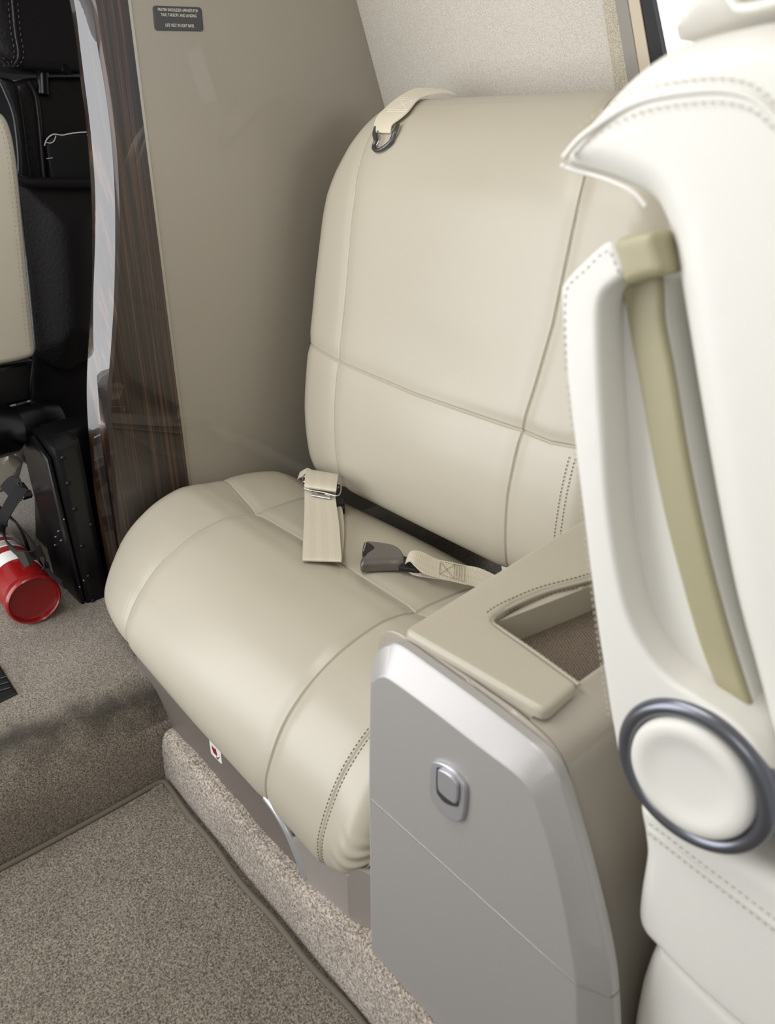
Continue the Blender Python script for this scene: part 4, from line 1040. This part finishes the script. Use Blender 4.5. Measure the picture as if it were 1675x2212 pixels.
rooted(slab('backrest_shell', [tuple(p) for p in resample(round_poly(sh_, [0.02, 0.02, 0, 0.02, 0, 0.01, 0.01, 0, 0], 5), 0.006, True)], 'x', XS, XS-0.09, 0.012, M['blackleather'], None), pil)
fr2 = yz([(-6, 168), (22, 172), (40, 190), (52, 260), (60, 330), (68, 400), (40, 392), (36, 330), (26, 250), (5, 195)], XS+0.03)
rooted(slab('side_bracket', [tuple(p) for p in resample(cat_rom(fr2, 5, True), 0.004, True)], 'x', XS+0.035, XS-0.04, 0.006, M['black'], None), pil)
fr3 = cat_rom(np.array([onX(x, y, XS+0.004) for x, y in ((60, 176), (76, 205), (84, 260), (90, 330), (96, 395))]), 8)
rooted(tube('shell_seam', fr3, 0.006, M['blackleather'], None, 10), pil)
# leather map pocket: bulged surface
o_pts = [(30, 376), (60, 388), (110, 390), (240, 388), (260, 600), (245, 770), (185, 786), (150, 806), (120, 798), (78, 762), (62, 600), (44, 450)]
pk_ = yz(o_pts, XS+0.03)
po = resample(round_poly(pk_, 0.008, 4), 0.005, True)
rooted(slab('map_pocket', [tuple(p) for p in po], 'x', XS+0.022, XS+0.0, 0.008, M['blackleather'], None, dome=0.018, r1=0.0), pil)
rp2 = cat_rom(np.array([onX(x, y, XS+0.034) for x, y in ((33, 378), (46, 388), (70, 394), (110, 395), (160, 396), (250, 394))]), 8)
rooted(tube('pocket_rim', rp2, 0.010, M['blackleather'], None, 12), pil)
rooted(slab('lower_housing', yz([(-80, 800), (70, 778), (66, 862), (-80, 900)], XS+0.06), 'x', XS+0.07, XS-0.05, 0.005, M['black'], None), pil)
ca = onX(18, 925, XS+0.10); cb = onX(108, 905, XS+0.04); dirv = cb-ca
L_ = np.linalg.norm(dirv)
rooted(lathe('recline_hinge', [(0.0001, -0.09), (0.052, -0.09), (0.052, -0.012), (0.047, -0.006), (0.040, 0.0), (0.040, L_*0.55), (0.042, L_*0.57), (0.042, L_*0.98), (0.036, L_), (0.0001, L_)], ca, dirv, M['black'], None, 40), pil)
# stowed cream armrest at the seat's side
XA = XS+0.10
ar = yz([(-60, 232), (-20, 238), (6, 250), (22, 285), (34, 350), (46, 470), (58, 600), (72, 735), (73, 760), (60, 772), (0, 786), (-70, 796)], XA)
rooted(slab('armrest', [tuple(p) for p in resample(cat_rom(ar, 5, True), 0.004, True)], 'x', XA+0.012, XA-0.04, 0.012, M['leather'], None, n=6), pil)
sl = cat_rom(np.array([onX(x-7, y, XA+0.0115) for x, y in ((8, 262), (22, 292), (33, 352), (46, 470), (58, 600), (71, 735), (72, 755))]), 8)
rooted(stitches('armrest_stitching', [sl, sl+np.array([0, -0.007, 0])], M['thread'], None, 0.005, 0.003, 0.0007), pil)
rooted(slab('seat_skirt', yz([(-80, 990), (20, 985), (55, 1000), (40, 1055), (0, 1068), (-80, 1070)], XS+0.0), 'x', XS+0.0, XS-0.06, 0.012, M['leather'], None), pil)

# book in the pocket with pale worn edges
bkx = XS+0.012
bok = thing('folder', 'black folder with ragged white top edge standing in the pilot seat pocket', 'folder', tuple(onX(150, 380, bkx)))
rooted(slab('cover', yz([(98, 316), (104, 302), (120, 292), (260, 286), (262, 392), (108, 392)], bkx), 'x', bkx+0.008, bkx-0.004, 0.001, M['blackmatt'], None, smooth=False), bok)
eg = cat_rom(np.array([onX(x, y, bkx+0.009) for x, y in ((96, 315), (100, 303), (108, 294), (118, 290), (135, 292), (150, 289), (175, 286), (230, 284))]), 6)
rooted(tube('worn_edge', eg, 0.0012, M['white'], None, 6), bok)
rooted(tube('worn_edge', cat_rom(np.array([onX(x, y, bkx+0.009) for x, y in ((100, 308), (110, 309), (117, 304), (121, 293))]), 6), 0.0009, M['white'], None, 6), bok)
rooted(tube('paper_crease', cat_rom(np.array([onX(x, y, bkx+0.009) for x, y in ((100, 343), (106, 342), (114, 341))]), 4), 0.0006, M['white'], None, 6), bok)

# seat track column with rivets
XC = -1.372
colm = thing('seat_pedestal', 'tall black riveted metal pedestal standing on the forward floor beside the bulkhead', 'pedestal', (XC, 0.45, ZU))
c0 = yz([(190, 1310)], XC)[0][0]; zt = onX(112, 968, XC)[2]
cy_ = 0.452
rooted(slab('rear_panel', [(0.425, ZU-0.004), (0.425, zt+0.004), (0.62, zt+0.012), (0.62, ZU-0.004)], 'x', XC-0.055, XC-0.13, 0.002, M['black'], None), colm)
cpoly = [(c0, ZU-0.004), (c0, zt-0.004), (c0+0.004, zt), (cy_, zt+0.004), (cy_, ZU-0.004)]
rooted(slab('pedestal_body', cpoly, 'x', XC, XC-0.13, 0.004, M['black'], None), colm)
lb = onX(50, 985, XC-0.10)
rooted(slab('side_flange', [(XC-0.155, ZU), (XC-0.005, ZU), (XC-0.03, zt-0.03), (XC-0.10, zt-0.005), (XC-0.17, zt-0.05)], 'y', c0-0.012, c0+0.0, 0.003, M['black'], None), colm)
for x, y in ((137, 989), (148, 1044), (162, 1100), (178, 1180), (192, 1245), (202, 1298), (210, 1010), (197, 1134)):
    q = onX(x, y, XC)
    if q[1] > c0+0.006 and q[1] < 0.455:
        r_ = lathe('rivet', [(0.0048, -0.001), (0.0045, 0.0008), (0.003, 0.0022), (0.0001, 0.0028)], q, (1, 0, 0), M['black'], None, 16); rooted(r_, colm)
for x, y in ((138, 1122), (125, 1148), (131, 1168), (119, 1160), (118, 1178), (172, 1268), (181, 1254)):
    q = onY(x, y, c0-0.0125)
    rooted(lathe('screw', [(0.0022, -0.0004), (0.0016, 0.0010), (0.0001, 0.0014)], q, (0, -1, 0), M['chrome'], None, 10), colm)
q = onX(57, 1073, XC-0.12)
nt_ = lathe('bolt', [(0.010, -0.02), (0.010, 0.0), (0.007, 0.002), (0.006, 0.014), (0.0001, 0.015)], onX(45, 1072, XC-0.16), (0.3, -0.9, 0.1), M['chrome'], None, 8); rooted(nt_, colm)
rooted(slab('floor_bracket', [(XC-0.36, ZU), (XC-0.15, ZU), (XC-0.12, ZU+0.16), (XC-0.22, ZU+0.26)], 'y', c0+0.02, c0+0.05, 0.004, M['black'], None), colm)

# fire extinguisher lying on the forward floor
ex0 = onZ(74, 1297, ZU+0.052); ex1 = onZ(-70, 1120, ZU+0.062)
ax_ = ex0-ex1; La = np.linalg.norm(ax_)
ext = thing('fire_extinguisher', 'red fire extinguisher lying on the grey forward floor, strapped with black webbing', 'fire extinguisher', (ex0[0], ex0[1], ZU))
Rr = 0.050
pr2 = [(0.0001, -0.012), (Rr-0.010, -0.012), (Rr-0.006, -0.010), (Rr-0.006, 0.0), (Rr-0.003, 0.003), (Rr, 0.0), (Rr+0.001, -0.004), (Rr, -0.012), (Rr-0.002, -0.016), (Rr-0.001, -0.02), (Rr, -0.10), (Rr, -La+0.02), (Rr-0.02, -La-0.02), (0.0001, -La-0.03)]
rooted(lathe('cylinder', pr2, ex0, ax_, M['red'], None, 72), ext)
lbp = [(Rr+0.0004, -0.088), (Rr+0.0008, -0.09), (Rr+0.0008, -0.21), (Rr+0.0004, -0.212)]
rooted(lathe('paper_label', [(Rr-0.001, -0.0875)]+lbp+[(Rr-0.001, -0.2125)], ex0, ax_, M['white'], None, 72), ext)
rooted(lathe('red_band', [(Rr-0.001, -0.128), (Rr+0.0014, -0.128), (Rr+0.0014, -0.150), (Rr-0.001, -0.150)], ex0, ax_, M['red'], None, 72), ext)
rooted(lathe('red_band', [(Rr-0.001, -0.180), (Rr+0.0014, -0.180), (Rr+0.0014, -0.196), (Rr-0.001, -0.196)], ex0, ax_, M['red'], None, 72), ext)
for k in range(5):
    rooted(lathe('print_line', [(Rr-0.001, -0.157-0.004*k), (Rr+0.0011, -0.157-0.004*k), (Rr+0.0011, -0.1585-0.004*k), (Rr-0.001, -0.1585-0.004*k)], ex0, ax_, M['greyprint'], None, 72), ext)
# its retaining strap
axn = ax_/La; uu = np.cross(axn, [0, 0, 1.0]); uu /= np.linalg.norm(uu); ww = np.cross(uu, axn)
if ww[2] < 0: ww = -ww
strp = thing('retaining_strap', 'black webbing strap with buckle wrapped around the red fire extinguisher', 'strap', tuple(ex0-axn*0.1))
for nm, s0, ph, wd in (('webbing', 0.072, 0.25, 0.030), ('webbing', 0.11, -0.35, 0.022)):
    ring = []
    for t in np.linspace(0.06, 2*math.pi-0.06, 50):
        ring.append(ex0-axn*(s0+0.03*math.cos(t-ph))+(Rr+0.0035)*(uu*math.cos(t)+ww*math.sin(t)))
    rooted(ribbon(nm, ring, axn, wd, M['blackweb'], None, 0.003, 4), strp)
tl = cat_rom(np.array([onY(x, y, Y) for (x, y), Y in [((10, 1060), 0.30), ((30, 1040), 0.305), ((48, 1050), 0.31), ((22, 1090), 0.30), ((4, 1130), 0.295), ((14, 1170), 0.292), ((40, 1195), 0.29), ((70, 1200), 0.30), ((90, 1190), 0.32), ((92, 1214), 0.335), ((110, 1240), 0.345), ((138, 1264), 0.352)]]), 6)
rooted(ribbon('webbing', tl, np.array([0.2, -0.2, 0.9]), 0.02, M['blackweb'], None, 0.003, 4), strp)
bx_ = [onY(x, y, 0.285) for x, y in ((36, 1188), (60, 1190), (72, 1218), (62, 1224))]
plate('buckle', bx_, 0.006, M['black'], strp)

# floor vent
vn = thing('floor_vent', 'black slotted floor vent plate set in the forward carpet at the left edge', 'vent', tuple(onZ(5, 1480, ZU)))
vp = [(onZ(x, y, ZU)[0], onZ(x, y, ZU)[1]) for x, y in ((-60, 1455), (-2, 1436), (38, 1500), (-60, 1548))]
rooted(slab('plate', vp, 'z', ZU-0.002, ZU+0.0035, 0.0, M['blackmatt'], None, r1=0.0015), vn)
for k in range(3):
    a = onZ(-40, 1478+k*13, ZU+0.004); b = onZ(14+k*4, 1462+k*12, ZU+0.004)
    rooted(tube('slat', np.array([a, b]), 0.002, M['black'], None, 6), vn)

# ------------------------------------------------------------------ small pieces belong to the part they sit on
def nest(root, child, part):
    parts = [c for c in root.children if c.name.split('.')[0] == part]
    for c in [c for c in root.children if c.name.split('.')[0] == child]:
        c.parent = parts[0]; c.matrix_parent_inverse = Matrix()
bpy.context.view_layer.update()
for root, child, part in ((seat, 'cushion_stitching', 'seat_cushion'), (seat, 'backrest_stitching', 'backrest'), (seat, 'trim_bar', 'seat_base'), (cab, 'latch_recess', 'latch_bezel'),
                          (cab, 'latch_paddle', 'latch_bezel'), (cab, 'pad_stitching', 'armrest_pad'), (cab, 'well_piping', 'armrest_pad'), (sk, 'life_vest_print', 'sticker_sheet'), (sk, 'figure_print', 'sticker_sheet'),
                          (belt, 'tongue_lip', 'latch_tongue'), (bk, 'release_slot', 'buckle_body'), (bk, 'buckle_lip', 'buckle_body'), (sh, 'strap_stitching', 'webbing'), (sh, 'hook_gate', 'hook'), (pk, 'lettering', 'plate'),
                          (club, 'seam_piping', 'backrest_cushion'), (club, 'seam_stitching', 'backrest_cushion'), (club, 'headrest_piping', 'headrest'), (club, 'frame_stitching', 'side_frame'),
                          (club, 'hinge_cap', 'hinge_ring'), (club, 'cushion_piping', 'seat_cushion'), (club, 'cushion_stitching', 'seat_cushion'), (pil, 'headrest_piping', 'headrest'), (pil, 'headrest_stitching', 'headrest'),
                          (pil, 'headrest_knob', 'headrest'), (pil, 'pocket_rim', 'map_pocket'), (pil, 'armrest_stitching', 'armrest'), (pil, 'shell_seam', 'backrest_shell'), (bok, 'worn_edge', 'cover'), (bok, 'paper_crease', 'cover'),
                          (colm, 'rivet', 'pedestal_body'), (colm, 'screw', 'side_flange'), (ext, 'print_line', 'paper_label'), (ext, 'red_band', 'paper_label'), (vn, 'slat', 'plate')):
    nest(root, child, part)
